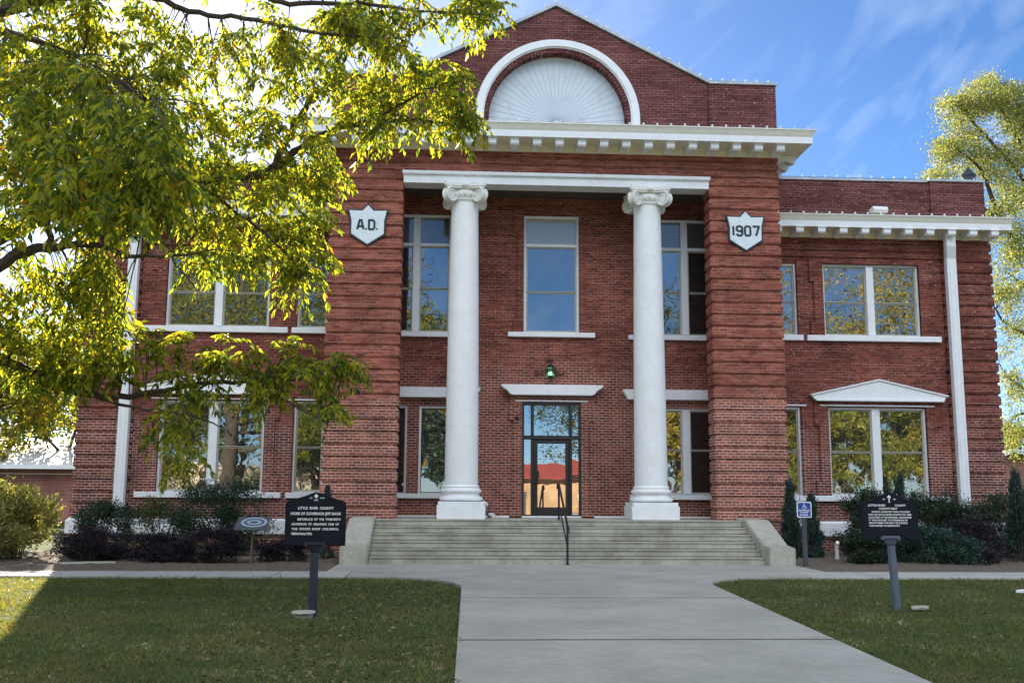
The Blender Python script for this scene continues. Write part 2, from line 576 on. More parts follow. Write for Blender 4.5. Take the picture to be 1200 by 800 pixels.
def arc(cx, cy, r, a0, a1, n=12):
    return [(cx + r * math.cos(rad(a0 + (a1 - a0) * i / n)), cy + r * math.sin(rad(a0 + (a1 - a0) * i / n))) for i in range(n + 1)]


# front walk in panels with open joints, flaring out to the steps
GAP = 0.028
def wl(y): return -2.60 - 0.012 * (-9 - y)
def wr(y): return 2.05 - 0.055 * (-9 - y)
wk = MB()
for (ya, yb) in ((-33.9, -26.4), (-26.4, -20.8), (-20.8, -15.27), (-15.27, -10.52)):
    a, b = ya + GAP, yb - GAP
    wk.prism([(wl(a), a), (wr(a), a), (wr(b), b), (wl(b), b)], 'z', -0.12, 0.0)
flare = [(wl(-10.5), -10.52 + GAP), (wr(-10.5), -10.52 + GAP), (2.05, -9.0), (2.12, -7.95), (2.25, -7.45), (2.6, -6.85), (3.1, -6.42), (3.8, -6.25), (4.6, -6.2),
         (4.6, -4.72), (5.47, -4.72), (5.47, -2.4), (-5.47, -2.4), (-5.47, -4.82), (-4.9, -4.82), (-4.9, -6.2), (-4.2, -6.28), (-3.6, -6.5), (-3.1, -7.0), (-2.75, -7.6), (-2.6, -8.4)]
# split the flare by depth so that every panel is convex enough
wk.prism([p for p in flare if p[1] <= -6.8] , 'z', -0.12, 0.0)
wk.prism([(2.6, -6.85 + GAP), (3.1, -6.42), (3.8, -6.25), (4.6, -6.2), (4.6, -4.72), (5.47, -4.72), (5.47, -2.4), (-5.47, -2.4), (-5.47, -4.82), (-4.9, -4.82), (-4.9, -6.2),
          (-4.2, -6.28), (-3.6, -6.5), (-3.12, -6.85 + GAP)], 'z', -0.12, 0.0)
wkob = wk.build('walkway', M['walk'], bevel=0.004)
tag(wkob, kind='structure')
jn = MB()
for (yj, hw_) in ((-15.27, .036), (-10.52, .026), (-20.8, .04)):
    xs_ = np.linspace(wl(yj) + .02, wr(yj) - .02, 40)
    up_, dn_ = [], []
    for q in xs_:
        up_.append((q, yj + hw_ * random.uniform(.6, 1.25))); dn_.append((q, yj - hw_ * random.uniform(.6, 1.25)))
    for i in range(39):
        jn.add([(dn_[i][0], dn_[i][1], .004), (dn_[i + 1][0], dn_[i + 1][1], .004), (up_[i + 1][0], up_[i + 1][1], .004), (up_[i][0], up_[i][1], .004)], [(0, 1, 2, 3)])
tag(jn.build('walkway_joints', M['joint']), kind='structure')
sw = MB()
x = -4.91
while x > -60:
    sw.box(x - 1.49, x - GAP, -6.2, -4.85, -0.12, -0.004); x -= 1.5
x = 4.62
while x < 60:
    sw.box(x + GAP, x + 1.49, -6.2, -4.75, -0.12, -0.004); x += 1.5
tag(sw.build('pavement', M['pave'], bevel=0.005), kind='structure')
tag(MB().box(-200, 200, -60, -35.99, -0.1, -0.01).build('street', M['street']), kind='structure')
tag(MB().box(-200, 200, -35.7, -33.95, -0.12, 0.0).build('street_pavement', M['walk'], bevel=0.02), kind='structure')
tag(MB().box(-200, 200, -35.98, -35.7, -0.12, 0.09).build('kerb', M['conc'], bevel=0.02), kind='structure')


# planting beds of mulch (lumpy sheets)
def bed(x0, x1, y0, y1):
    nx, ny = int((x1 - x0) / 0.12), int((y1 - y0) / 0.12)
    X, Yv = np.meshgrid(np.linspace(x0, x1, nx), np.linspace(y0, y1, ny))
    Z = 0.0 + rng.random(X.shape) * 0.045 + 0.03 * np.sin(X * 1.7) * np.cos(Yv * 2.1)
    edge = np.minimum(1, (Yv - y0) / 0.5) * np.clip((np.abs(X) - 5.30) / .45, 0, 1)
    Z = Z - .08 * (np.abs(X) < 5.5)
    Z = -0.03 + (Z + 0.06) * edge
    V = np.stack([X.ravel(), Yv.ravel(), Z.ravel()], 1)
    i = np.arange(nx * ny).reshape(ny, nx)
    Q = np.stack([i[:-1, :-1].ravel(), i[:-1, 1:].ravel(), i[1:, 1:].ravel(), i[1:, :-1].ravel()], 1)
    return V, Q
Va, Qa = bed(-18, -5.30, -4.84, 1.95)
Vb, Qb = bed(5.30, 18, -4.74, 1.95)
tag(fast_mesh('planting_bed', np.concatenate([Va, Vb]), np.concatenate([Qa, Qb + len(Va)]), M['mulch']), kind='structure')

# ------------------------------------------------------------------ courthouse
H = empty('courthouse', (0, 0, 0), 'red brick courthouse with white columns, gabled parapet and two lower wings', 'building')
PI_, PO, WC, YW, YR = 4.30, 6.32, 13.45, 1.96, 1.75     # pier inner/outer edge, wing corner, wing wall, loggia wall


def wall(mb, x0, x1, z0, z1, y0, y1, holes):
    xs = sorted(set([x0, x1] + [h[0] for h in holes] + [h[1] for h in holes]))
    zs = sorted(set([z0, z1] + [h[2] for h in holes] + [h[3] for h in holes]))
    xs = [q for q in xs if x0 <= q <= x1]
    zs = [q for q in zs if z0 <= q <= z1]
    for j in range(len(zs) - 1):
        run = None
        for i in range(len(xs) - 1):
            cx, cz = (xs[i] + xs[i + 1]) / 2, (zs[j] + zs[j + 1]) / 2
            inside = any(h[0] < cx < h[1] and h[2] < cz < h[3] for h in holes)
            if not inside:
                run = [xs[i], xs[i + 1]] if run is None else [run[0], xs[i + 1]]
            if (inside or i == len(xs) - 2) and run:
                mb.box(run[0], run[1], y0, y1, zs[j], zs[j + 1]); run = None


def bands(mb, x0, x1, y0, y1, z0, z1, h=0.334, gr=0.07, dep=0.046, ins=(1, 1), bev=0.022):
    """rusticated brick: courses stepping out and back, each band with softened edges"""
    z = z0
    prof = []
    while z < z1 - 0.02:
        zt = min(z + h, z1)
        gt = min(z + gr, zt)
        mb.box(x0 + dep * ins[0], x1 - dep * ins[1], y0 + dep, y1, z, gt)
        if zt - gt > 0.03:
            # bevelled band: octagonal section
            a, b = gt, zt
            for (za, zb, i0, i1) in ((a, a + bev, bev, 0.0), (a + bev, b - bev, 0.0, 0.0), (b - bev, b, 0.0, bev)):
                vs = []
                for (zz, i) in ((za, i0), (zb, i1)):
                    vs += [(x0 + i * ins[0], y0 + i, zz), (x1 - i * ins[1], y0 + i, zz), (x1 - i * ins[1], y1, zz), (x0 + i * ins[0], y1, zz)]
                mb.add(vs, [(3, 2, 1, 0), (4, 5, 6, 7), (0, 1, 5, 4), (1, 2, 6, 5), (2, 3, 7, 6), (3, 0, 4, 7)])
        z = zt


def win_holes(sgn):
    hs_ = []
    for (a, b, c, d) in ((8.2, 11.16, 6.39, 8.58), (6.5, 7.40, 6.39, 8.58), (8.2, 11.16, 1.67, 4.25), (6.5, 7.38, 1.67, 4.25)):
        hs_.append((a, b, c, d) if sgn > 0 else (-b, -a, c, d))
    return hs_


# core of the building, behind the fronts
core = MB()
core.box(-5.9, 5.9, 2.15, 17, 0.0, 12.4)
core.box(-13.2, -5.9, 2.6, 16.5, 0.0, 10.0)
core.box(5.9, 13.2, 2.6, 16.5, 0.0, 10.0)
core.build('rear_wall', M['brick_wing'], H)
rf = MB()
rf.box(-6.2, 6.2, 0.5, 17.1, 11.78, 11.95)
rf.box(-13.1, -6.32, 2.4, 16.4, 10.0, 10.12)
rf.box(6.32, 13.1, 2.4, 16.4, 10.0, 10.12)
rf.build('roof', M['roof'], H)

for sg in (-1, 1):
    # piers of the front with rusticated courses
    p = MB()
    X0, X1 = (PI_, PO) if sg > 0 else (-PO, -PI_)
    bands(p, X0, X1, 0.0, 0.65, 0.90, 10.53)
    p.box(X0 + 0.05, X1 - 0.05, 0.06, 0.66, -0.2, 0.90)
    p.build('pier', M['brick_pier'], H)
    p = MB()
    if sg > 0: p.box(5.2, PO - 0.045, 0.651, 2.3, 0, 11.2)
    else: p.box(-PO + 0.045, -5.2, 0.651, 2.3, 0, 11.2)
    p.build('loggia_side_wall', M['brick_pier'], H)
    # wing front wall
    p = MB()
    hol = win_holes(sg)
    if sg > 0: wall(p, 6.25, 11.88, 0.0, 8.72, YW, 2.62, hol)
    else: wall(p, -11.88, -6.25, 0.0, 8.72, YW, 2.62, hol)
    X0, X1 = (6.25, 11.88) if sg > 0 else (-11.88, -6.25)
    bands(p, X0, X1, YW - 0.03, 2.62, 8.72, 9.60, h=0.22, gr=0.07, dep=0.045, ins=(0, 0), bev=0.012)
    p.build('wing_wall', M['brick_wing'], H)
    # wing corner of rusticated courses
    p = MB()
    X0, X1 = (11.88, WC) if sg > 0 else (-WC, -11.88)
    bands(p, X0, X1, YW - 0.07, 3.6, 0.95, 9.40)
    p.box(X0 + 0.02, X1 - 0.02, YW - 0.06, 3.6, -0.2, 0.95)
    p.box(X0 + 0.04, X1 - 0.04, 3.6, 16.5, 0, 9.9)
    p.build('corner_pier', M['brick_wing'], H)
    # white stone water table
    p = MB()
    if sg > 0: p.sweep([(-.05, .50), (.05, .50), (.07, .53), (.07, .88), (.0, .94), (-.05, .94)], [(6.36, YW, 0, -1), (WC, YW - 0.09, 1, -1), (WC, 16, 1, 0)])
    else: p.sweep([(-.05, .50), (.05, .50), (.07, .53), (.07, .88), (.0, .94), (-.05, .94)], [(-6.36, YW, 0, -1), (-WC, YW - 0.09, -1, -1), (-WC, 16, -1, 0)])
    p.build('water_table', M['white'], H)

# marble corner stone by the right pier
MB().box(6.36, 7.22, 1.80, 2.0, 0.95, 1.36).build('corner_stone', plain('corner_stone_marble', (0.62, 0.65, 0.66), 0.4, noise=0.1, scale=5), H, bevel=0.01)

# loggia wall with its openings
p = MB()
LH = [(-0.82, 0.82, 6.32, 9.84), (-0.85, 0.85, 1.0, 4.28)]
for sg in (-1, 1):
    for (a, b, c, d) in ((2.95, 5.0, 6.28, 9.80),) + (((2.95, 5.0, 1.66, 4.15),) if sg > 0 else ((2.93, 3.80, 1.66, 4.15), (4.14, 5.0, 1.66, 4.15))):
        LH.append((a, b, c, d) if sg > 0 else (-b, -a, c, d))
wall(p, -5.2, 5.2, 0.9, 10.6, YR, 2.2, LH)
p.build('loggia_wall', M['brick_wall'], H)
# wall over the beam, in flush courses
p = MB()
bands(p, -PO, PO, 0.0, 0.62, 10.53, 11.22, h=0.23, gr=0.05, dep=0.04)
p.build('upper_wall', M['brick_pier'], H)
MB().box(-5.2, 5.2, 0.5, 2.2, 10.36, 10.52).build('loggia_ceiling', plain('loggia_ceiling_boards', (.10, .08, .065), .8, noise=.2), H)
# brick surrounds, ears at the head and steps at the foot
def surround(x0, x1, z0, z1, y, mat, wd=0.36, eh=0.55):
    mb = MB()
    for s_ in (-1, 1):
        e = x0 if s_ < 0 else x1
        mb.box(e, e + s_ * (wd - 0.13), y - 0.055, y + 0.05, z0 + eh * .8, z1 - eh)
        mb.box(e, e + s_ * wd, y - 0.055, y + 0.05, z1 - eh, z1)
        mb.box(e, e + s_ * wd, y - 0.055, y + 0.05, z0, z0 + eh * 0.8)
    mb.box(x0 - wd, x1 + wd, y - 0.055, y + 0.05, z1, z1 + 0.14)
    return mb.build('brick_surround', mat, H)
surround(-0.85, 0.85, 1.0, 4.30, YR, M['brick_wall'])
surround(-0.82, 0.82, 6.32, 9.84, YR, M['brick_wall'], wd=0.30)
for sg in (-1, 1):
    for (z0, z1) in ((6.39, 8.58), (1.67, 4.27)):
        surround(8.2 if sg > 0 else -11.16, 11.16 if sg > 0 else -8.2, z0, z1, YW, M['brick_wing'], wd=0.42)
        p = MB(); s2 = 7.40 * sg
        p.box(s2, s2 + sg * 0.22, YW - 0.052, YW + .05, z0, z1 + 0.14)
        p.build('brick_surround', M['brick_wing'], H)


# ---- windows
def window(x0, x1, z0, z1, y, mull=(), rails=(), fr=0.075, parent=H, mulw=0.16, glass_top=None, ztop=None, sash=True, name='window', blank=()):
    """casing as the part, sashes and panes as its sub-parts; y is the wall face"""
    f = MB()
    yf, yb = y + 0.05, y + 0.20
    f.box(x0, x0 + fr, yf, yb, z0, z1); f.box(x1 - fr, x1, yf, yb, z0, z1)
    f.box(x0 + fr, x1 - fr, yf, yb, z1 - fr, z1); f.box(x0 + fr, x1 - fr, yf, yb, z0, z0 + 0.03)
    for mx_ in mull: f.box(mx_ - mulw / 2, mx_ + mulw / 2, yf - 0.02, yb, z0 + 0.03, z1 - fr)
    if ztop: 
        cuts = [x0 + fr] + sum([[m_ - mulw / 2, m_ + mulw / 2] for m_ in mull], []) + [x1 - fr]
        for i in range(0, len(cuts), 2): f.box(cuts[i], cuts[i + 1], yf - 0.01, yb, ztop - 0.045, ztop + 0.045)
    wo = f.build(name, M['white'], parent, bevel=0.006)
    cuts = [x0 + fr] + sum([[m_ - mulw / 2, m_ + mulw / 2] for m_ in mull], []) + [x1 - fr]
    for i in range(0, len(cuts), 2):
        a, b = cuts[i], cuts[i + 1]
        lv = [z0 + 0.03] + list(rails) + [(ztop - 0.045) if ztop else (z1 - fr)]
        s = MB()
        sw_ = 0.045
        if sash:
            for k in range(len(lv) - 1):
                c, d = lv[k], lv[k + 1]
                yo = y + 0.10 + (0.03 if k == 0 else 0.0)
                s.box(a, a + sw_, yo, yo + 0.05, c, d); s.box(b - sw_, b, yo, yo + 0.05, c, d)
                s.box(a + sw_, b - sw_, yo, yo + 0.05, d - 0.04, d); s.box(a + sw_, b - sw_, yo, yo + 0.05, c, c + (0.05 if k == 0 else 0.02))
            s.build('sash', M['frame'], wo, bevel=0.004)
        for k in range(len(lv) - 1):
            pane(a + 0.02, b - 0.02, lv[k] + 0.02, lv[k + 1] - 0.02, y + 0.125 + (0.03 if k == 0 else 0), wo, M['glass'] if (i, k) not in blank else M['blind_dark'])
        if ztop:
            pane(a, b, ztop + 0.04, z1 - fr, y + 0.13, wo, glass_top or M['glass'])
    return wo


def pane(a, b, c, d, y, parent, mat):
    # old panes never sit quite true: each is turned a touch in its rebate
    t1, t2 = random.uniform(-.0022, .0022), random.uniform(-.002, .002)
    hx, hz = (b - a) / 2, (d - c) / 2
    q = MB()
    vs = []
    for dy in (0, 0.012):
        for (sx, sz) in ((-1, -1), (1, -1), (1, 1), (-1, 1)):
            vs.append((a + hx + sx * hx, y + dy + sx * hx * t1 + sz * hz * t2, c + hz + sz * hz))
    q.add(vs, [(3, 2, 1, 0), (4, 5, 6, 7), (0, 1, 5, 4), (1, 2, 6, 5), (2, 3, 7, 6), (3, 0, 4, 7)])
    return q.build('pane', mat, parent)


def sill(x0, x1, z0, z1, y, proj=0.12, name='sill'):
    return MB().box(x0, x1, y - proj, y + 0.06, z0, z1).build(name, M['white'], H, bevel=0.012)


for sg in (-1, 1):
    def sx(a, b): return (a, b) if sg > 0 else (-b, -a)
    window(*sx(8.2, 11.16), 6.39, 8.58, YW, mull=(9.67 * sg,), rails=(7.42,), fr=0.055, mulw=0.22)
    window(*sx(6.5, 7.40), 6.39, 8.58, YW, rails=(7.42,), fr=0.06)
    window(*sx(8.2, 11.16), 1.67, 4.25, YW, mull=(9.65 * sg,), rails=(2.95,), fr=0.055, mulw=0.24)
    window(*sx(6.5, 7.38), 1.67, 4.25, YW, rails=(2.95,), fr=0.06)
    sill(*sx(7.64, 11.73), 6.22, 6.39, YW); sill(*sx(6.37, 7.53), 6.22, 6.39, YW)
    sill(*sx(7.66, 11.72), 1.51, 1.67, YW); sill(*sx(6.37, 7.53), 1.51, 1.67, YW)
    # pediment over the lower pair: cornice with a low gable of white boards
    c = 9.72 * sg
    p = MB()
    p.prism([(c - 1.92, 4.42), (c + 1.92, 4.42), (c + 1.95, 4.48), (c - 1.95, 4.48)], 'y', YW - 0.22, YW + 0.02)
    p.prism([(c - 1.96, 4.48), (c + 1.96, 4.48), (c + 2.05, 4.60), (c, 5.05), (c - 2.05, 4.60)], 'y', YW - 0.16, YW + 0.02)
    pd = p.build('pediment', M['white'], H, bevel=0.01)
    p = MB()
    for s_ in (-1, 1):
        p.prism([(c + s_ * 2.06, 4.575), (c + s_ * 2.09, 4.615), (c, 5.085), (c, 5.035)], 'y', YW - 0.20, YW - 0.0)
    p.build('raking_trim', M['white'], pd, bevel=0.008)
    MB().box(*sx(7.95, 11.4), YW - 0.075, YW, 4.285, 4.32).build('lintel', M['white'], H)
    MB().box(*sx(6.5, 7.55), YW - 0.06, YW, 4.28, 4.315).build('lintel', M['white'], H)
    # loggia side windows
    window(*sx(2.95, 5.0), 6.28, 9.80, YR, mull=(3.97 * sg,), rails=(7.6,), fr=0.07, ztop=8.90, mulw=0.2, glass_top=M['blind_dark'])
    sill(*sx(2.25, 5.2), 6.14, 6.28, YR)
    if sg > 0: window(2.95, 5.0, 1.66, 4.15, YR, mull=(3.93,), rails=(2.95,), fr=0.06, mulw=0.22)
    else:
        window(-3.80, -2.93, 1.66, 4.15, YR, fr=0.06, sash=False)
        window(-5.0, -4.14, 1.66, 4.15, YR, fr=0.06, sash=False)
    sill(*sx(2.25, 5.2), 1.53, 1.66, YR)
    hd = MB()
    x0, x1 = sx(2.06, 5.2)
    e0, e1 = (0.14, 0.0) if sg > 0 else (0.0, 0.14)
    hd.prism([(x0 + e0, 4.38), (x1 - e1, 4.38), (x1 - e1 * .6, 4.50), (x1, 4.63), (x1, 4.67), (x0, 4.67), (x0, 4.63), (x0 + e0 * .6, 4.50)], 'y', YR - 0.2, YR + 0.02)
    hd.build('window_hood', M['white'], H, bevel=0.012)
window(-0.82, 0.82, 6.32, 9.84, YR, rails=(7.55,), fr=0.075, ztop=8.94, glass_top=M['blind'])
sill(-1.28, 1.27, 6.18, 6.32, YR)
hd = MB()
hd.prism([(-1.16, 4.47), (1.16, 4.47), (1.24, 4.52), (1.30, 4.60), (1.40, 4.66), (1.47, 4.72), (1.47, 4.77), (-1.47, 4.77), (-1.47, 4.72), (-1.40, 4.66), (-1.30, 4.60), (-1.24, 4.52)], 'y', YR - 0.30, YR + 0.02)
hd.build('door_hood', M['white'], H, bevel=0.012)
MB().box(-1.05, 1.05, YR - 0.075, YR, 4.30, 4.345).build('lintel', M['white'], H)

# ---- entrance door
d = MB()
y0, y1 = YR - 0.03, YR + 0.14
d.box(-0.85, -0.79, y0, y1, 1.0, 4.27); d.box(0.79, 0.85, y0, y1, 1.0, 4.27)
d.box(-0.79, 0.79, y0, y1, 4.20, 4.27); d.box(-0.79, 0.79, y0 - .004, y1, 3.22, 3.33)
for s_ in (-1, 1): 
    d.box(s_ * 0.51, s_ * 0.59, y0 - .002, y1, 3.33, 4.20); d.box(s_ * 0.51, s_ * 0.59, y0 - .002, y1, 1.0, 3.22)
    d.box(s_ * 0.59, s_ * 0.79, y0, y1, 1.0, 1.09)
dr = d.build('entrance_door', M['door'], H, bevel=0.006)
for (a, b, c, e) in ((-0.51, 0.51, 3.33, 4.20), (-0.79, -0.59, 3.33, 4.20), (0.59, 0.79, 3.33, 4.20), (-0.79, -0.59, 1.09, 3.22), (0.59, 0.79, 1.09, 3.22)):
    pane(a, b, c, e, YR + 0.06, dr, M['glass_door'])
d = MB()
ya, yb = YR - 0.02, YR + 0.04
d.box(-0.50, -0.40, ya, yb, 1.03, 3.20); d.box(0.40, 0.50, ya, yb, 1.03, 3.20)
d.box(-0.40, 0.40, ya, yb, 3.10, 3.20); d.box(-0.40, 0.40, ya, yb, 1.03, 1.30)
d.build('door_leaf', M['door'], dr, bevel=0.006)
pane(-0.40, 0.40, 1.30, 3.10, YR + 0.01, dr, M['glass_door'])
MB().box(-0.395, 0.395, YR - 0.010, YR + 0.008, 2.02, 2.02 + .001).build('rail_line', M['door'], dr)
hdl = MB().tube([(-0.42, YR - 0.02, 1.95), (-0.42, YR - 0.10, 1.95), (-0.42, YR - 0.10, 2.20), (-0.42, YR - 0.02, 2.20)], 0.014)
hdl.box(-0.46, -0.36, YR - .055, YR - .018, 2.10, 2.32)
hdl.build('handle', M['black'], dr)
MB().box(-4.6, 4.6, YR - 0.055, YR + 0.02, 1.0, 1.055).build('door_sill', M['white'], H, bevel=0.01)

# ---- beam over the columns
b = MB()
b.box(-4.297, 4.297, -0.05, 0.50, 10.20, 10.30)
b.box(-4.297, 4.297, -0.05, 0.50, 10.30, 10.43)
b.prism([(-0.05, 10.43), (-0.11, 10.47), (-0.12, 10.54), (0.0, 10.54), (0.0, 10.43)], 'x', -4.33, 4.33)
bm_ = b.build('beam', M['white'], H, bevel=0.006)
b = MB()
n_ = 150
for i in range(n_):
    xx = -4.28 + 8.56 * i / (n_ - 1)
    b.box(xx - 0.016, xx + 0.016, -0.125, -0.05, 10.435, 10.475)
b.build('bead_moulding', M['white'], bm_)

# ---- Ionic columns
def column(cx, cy=0.30):
    r0_, r1_ = 0.45, 0.375
    prof = []
    for i in range(17):
        t = i / 16
        rr = r0_ - (r0_ - r1_) * (t ** 1.6)
        prof.append((rr, 1.90 + (9.71 - 1.90) * t))
    prof = [(0.50, 1.84), (0.485, 1.87)] + prof + [(0.41, 9.73), (0.42, 9.76), (0.40, 9.79)]
    sh = MB().lathe(prof, cx, cy, 48).build('column', M['column'], H, smooth=True)
    bs = MB()
    bs.box(cx - .64, cx + .64, cy - .64, cy + .64, 1.0, 1.36)
    bs.box(cx - .61, cx + .61, cy - .61, cy + .61, 1.36, 1.46)
    pr = [(.60, 1.46)]
    for i in range(7):
        a = math.pi * i / 6 - math.pi / 2
        pr.append((.53 + .055 * math.cos(a), 1.525 + .065 * math.sin(a)))
    pr += [(.50, 1.60), (.485, 1.64), (.49, 1.68)]
    for i in range(7):
        a = math.pi * i / 6 - math.pi / 2
        pr.append((.50 + .05 * math.cos(a), 1.74 + .055 * math.sin(a)))
    pr += [(.49, 1.80), (.49, 1.84)]
    bs.lathe(pr, cx, cy, 48)
    bs.build('base', M['column'], sh, bevel=0.012, smooth=True)
    # capital: echinus, four corner scrolls, hollow-sided abacus
    cp = MB()
    cp.lathe([(.385, 9.69), (.40, 9.75), (.44, 9.81), (.47, 9.89), (.45, 9.97), (.42, 10.03), (.42, 10.09)], cx, cy, 40)
    pts = []
    hw, dip = 0.575, 0.085
    for k in range(4):
        a = math.pi / 2 * k
        ca, sa = math.cos(a), math.sin(a)
        for i in range(9):
            t = -1 + 2 * i / 8
            px_, py_ = hw * t * 0.93, -hw + dip * (1 - t * t)
            pts.append((cx + px_ * ca - py_ * sa, cy + px_ * sa + py_ * ca))
    cp.prism(pts, 'z', 10.09, 10.198)
    pts2 = [(cx + (q[0] - cx) * .95, cy + (q[1] - cy) * .95) for q in pts]
    cp.prism(pts2, 'z', 10.04, 10.09)
    # eggs round the echinus and a flower on each side
    for k in range(20):
        a = 2 * math.pi * k / 20
        ex, ey = cx + .455 * math.cos(a), cy + .455 * math.sin(a)
        cp.add(*ball(ex, ey, 9.89, .045, .065))
    for k in range(4):
        a = math.pi / 2 * k
        cp.add(*ball(cx + .50 * math.cos(a), cy + .50 * math.sin(a), 10.12, .09, .075))
    co_ = cp.build('capital', M['capital'], sh, smooth=True)
    for k in range(4):
        a = math.pi / 4 + math.pi / 2 * k
        u = Vector((math.cos(a), math.sin(a), 0))
        v = Vector((-math.sin(a), math.cos(a), 0))
        c = Vector((cx, cy, 9.85)) + u * 0.575
        m = MB()
        # spiral scroll: a disc with a raised coil on both faces, and the arm from the abacus
        for s_ in (-1, 1):
            sp = []
            rd = []
            for i in range(44):
                t = i / 43
                an = math.pi * 0.55 - t * 2 * math.pi * 2.2
                rr = 0.205 * (1 - t) ** 0.85 + 0.015
                sp.append(c + v * (s_ * (0.085 - 0.02 * t)) + u * (rr * math.cos(an)) + Vector((0, 0, rr * math.sin(an))))
                rd.append(0.032 * (1 - 0.5 * t))
            m.tube(sp, rd, 6)
        n2_ = 22
        vs, fs = [], []
        for s_ in (-1, 1):
            for i in range(n2_):
                an = 2 * math.pi * i / n2_
                vs.append(c + v * (s_ * 0.075) + u * (0.20 * math.cos(an)) + Vector((0, 0, 0.20 * math.sin(an))))
        fs.append(tuple(range(n2_))); fs.append(tuple(range(2 * n2_ - 1, n2_ - 1, -1)))
        for i in range(n2_): fs.append((i, i + n2_, (i + 1) % n2_ + n2_, (i + 1) % n2_))
        m.add(vs, fs)
        b0 = Vector((cx, cy, 10.02)) + u * 0.42
        m.tube([b0 - Vector((0, 0, .03)), c + Vector((0, 0, .19)), c + u * .14 + Vector((0, 0, .13))], [.09, .075, .05], 8)
        m.build('volute', M['capital'], sh, smooth=True)
    return sh


def ball(cx, cy, cz, r, rz, n=8, k=6):
    vs, fs = [], []
    for j in range(1, k):
        t = math.pi * j / k
        for i in range(n):
            a = 2 * math.pi * i / n
            vs.append((cx + r * math.sin(t) * math.cos(a), cy + r * math.sin(t) * math.sin(a), cz + rz * math.cos(t)))
    top = len(vs); vs.append((cx, cy, cz + rz)); vs.append((cx, cy, cz - rz))
    for j in range(k - 2):
        for i in range(n):
            fs.append((j * n + i, j * n + (i + 1) % n, (j + 1) * n + (i + 1) % n, (j + 1) * n + i))
    for i in range(n):
        fs.append((top, i, (i + 1) % n)); fs.append((top + 1, (k - 2) * n + (i + 1) % n, (k - 2) * n + i))
    return vs, fs


for cx in (-2.58, 2.585): column(cx)

# ---- cornices with scroll brackets
def cornice(path, zf, zs, zt, proj, name='cornice'):
    """zf bottom of the frieze, zs soffit, zt top edge"""
    p = proj
    h = zt - zs
    fr = MB()
    fr.sweep([(-.1, zf), (.05, zf), (.065, zf + .03), (.05, zf + .05), (.05, zs - .07), (.08, zs - .03), (.08, zs), (p - .15, zs), (p - .15, zs + .04), (-.1, zs + .04)], path)
    fo = fr.build(name, M['cream'], H)
    cr_ = MB()
    cr_.sweep([(p - .149, zs + .041), (p - .149, zs - .012), (p - .10, zs - .012), (p - .10, zs + h * .46), (-.1, zs + h * .46), (-.1, zs + .041)], path)
    cr_.build('fascia', M['white'], fo)
    cy_ = MB()
    z1 = zs + h * .46 + .002
    cy_.sweep([(-.1, z1), (p - .115, z1), (p - .085, z1 + h * .12), (p - .05, z1 + h * .3), (p - .02, z1 + h * .44), (p, zt - .025), (p, zt), (-.1, zt + .03)], path)
    cy_.build('crown_moulding', M['crown'], fo)
    return fo


def bracket_mesh():
    # side outline of a scroll bracket: (distance from wall, height below soffit)
    pr = [(0, 0), (.56, 0), (.57, -.03), (.57, -.15), (.53, -.20), (.46, -.205), (.38, -.17), (.28, -.13), (.15, -.15), (.06, -.20), (0, -.21)]
    m = MB()
    m.prism([(-d_, z_) for d_, z_ in pr], 'x', -.115, .115)
    m.box(-.15, .15, -.60, 0, -.028, .012)
    return m


def brackets(parent, pts, first):
    for (x_, y_, z_, rz) in pts:
        if first[0] is None:
            o = bracket_mesh().build('bracket', M['white'], parent, bevel=0.006)
            first[0] = o
        else:
            o = first[0].copy(); COL.objects.link(o); o.parent = parent
        o.location = (x_, y_, z_); o.rotation_euler = (0, 0, rz)


fb = [None]
ZS = 11.37
cpath = [(-PO, 3.0, -1, 0), (-PO, 0, -1, -1), (PO, 0, 1, -1), (PO, 3.0, 1, 0)]
cf = cornice(cpath, 11.17, ZS, 11.74, 0.85)
brackets(cf, [(-6.20 + 0.62 * i, -0.08, ZS - .012, 0) for i in range(21)] + [(sg * (PO + .08), .5 + .62 * i, ZS - .012, sg * math.pi / 2) for sg in (-1, 1) for i in range(3)], fb)
ZW = 9.57
for sg in (-1, 1):
    wp = [(sg * PO, YW - .03, 0, -1), (sg * WC, YW - .03, sg * .55, -1), (sg * WC, 16.5, sg * .55, 0)]
    if sg > 0: wp = [(PO, YW - .03, 0, -1), (WC, YW - .03, .55, -1), (WC, 16.5, .55, 0)]
    wf_ = cornice(wp, 9.38, ZW, 9.93, 0.74)
    brackets(wf_, [(sg * (6.68 + 0.66 * i), YW - .11, ZW - .012, 0) for i in range(11)], fb)

# ---- parapets, gable and fan
YG = 0.10
p = MB()
arcp = []
RA, ZA = 2.0, 12.25
for i in range(33):
    a = math.pi * (1 - i / 32)
    arcp.append((0.02 + RA * math.cos(a), ZA + RA * 0.99 * math.sin(a)))
gp = [(-4.38, 11.6), (arcp[0][0], 11.6)] + arcp + [(arcp[-1][0], 11.6), (4.38, 11.6), (4.38, 13.36), (-0.02, 15.60), (-4.38, 13.36)]
bmg = bmesh.new()
vv = [bmg.verts.new((x_, YG, z_)) for x_, z_ in gp]
fcs = bmesh.ops.triangle_fill(bmg, use_beauty=True, edges=[bmg.edges.new((vv[i], vv[(i + 1) % len(vv)])) for i in range(len(vv))])
ext = bmesh.ops.extrude_face_region(bmg, geom=list(bmg.faces))
bmesh.ops.translate(bmg, verts=[e for e in ext['geom'] if isinstance(e, bmesh.types.BMVert)], vec=(0, .45, 0))
bmesh.ops.recalc_face_normals(bmg, faces=bmg.faces)
meg = bpy.data.meshes.new('gable_wall'); bmg.to_mesh(meg); bmg.free()
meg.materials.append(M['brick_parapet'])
gw = bpy.data.objects.new('gable_wall', meg); COL.objects.link(gw); gw.parent = H
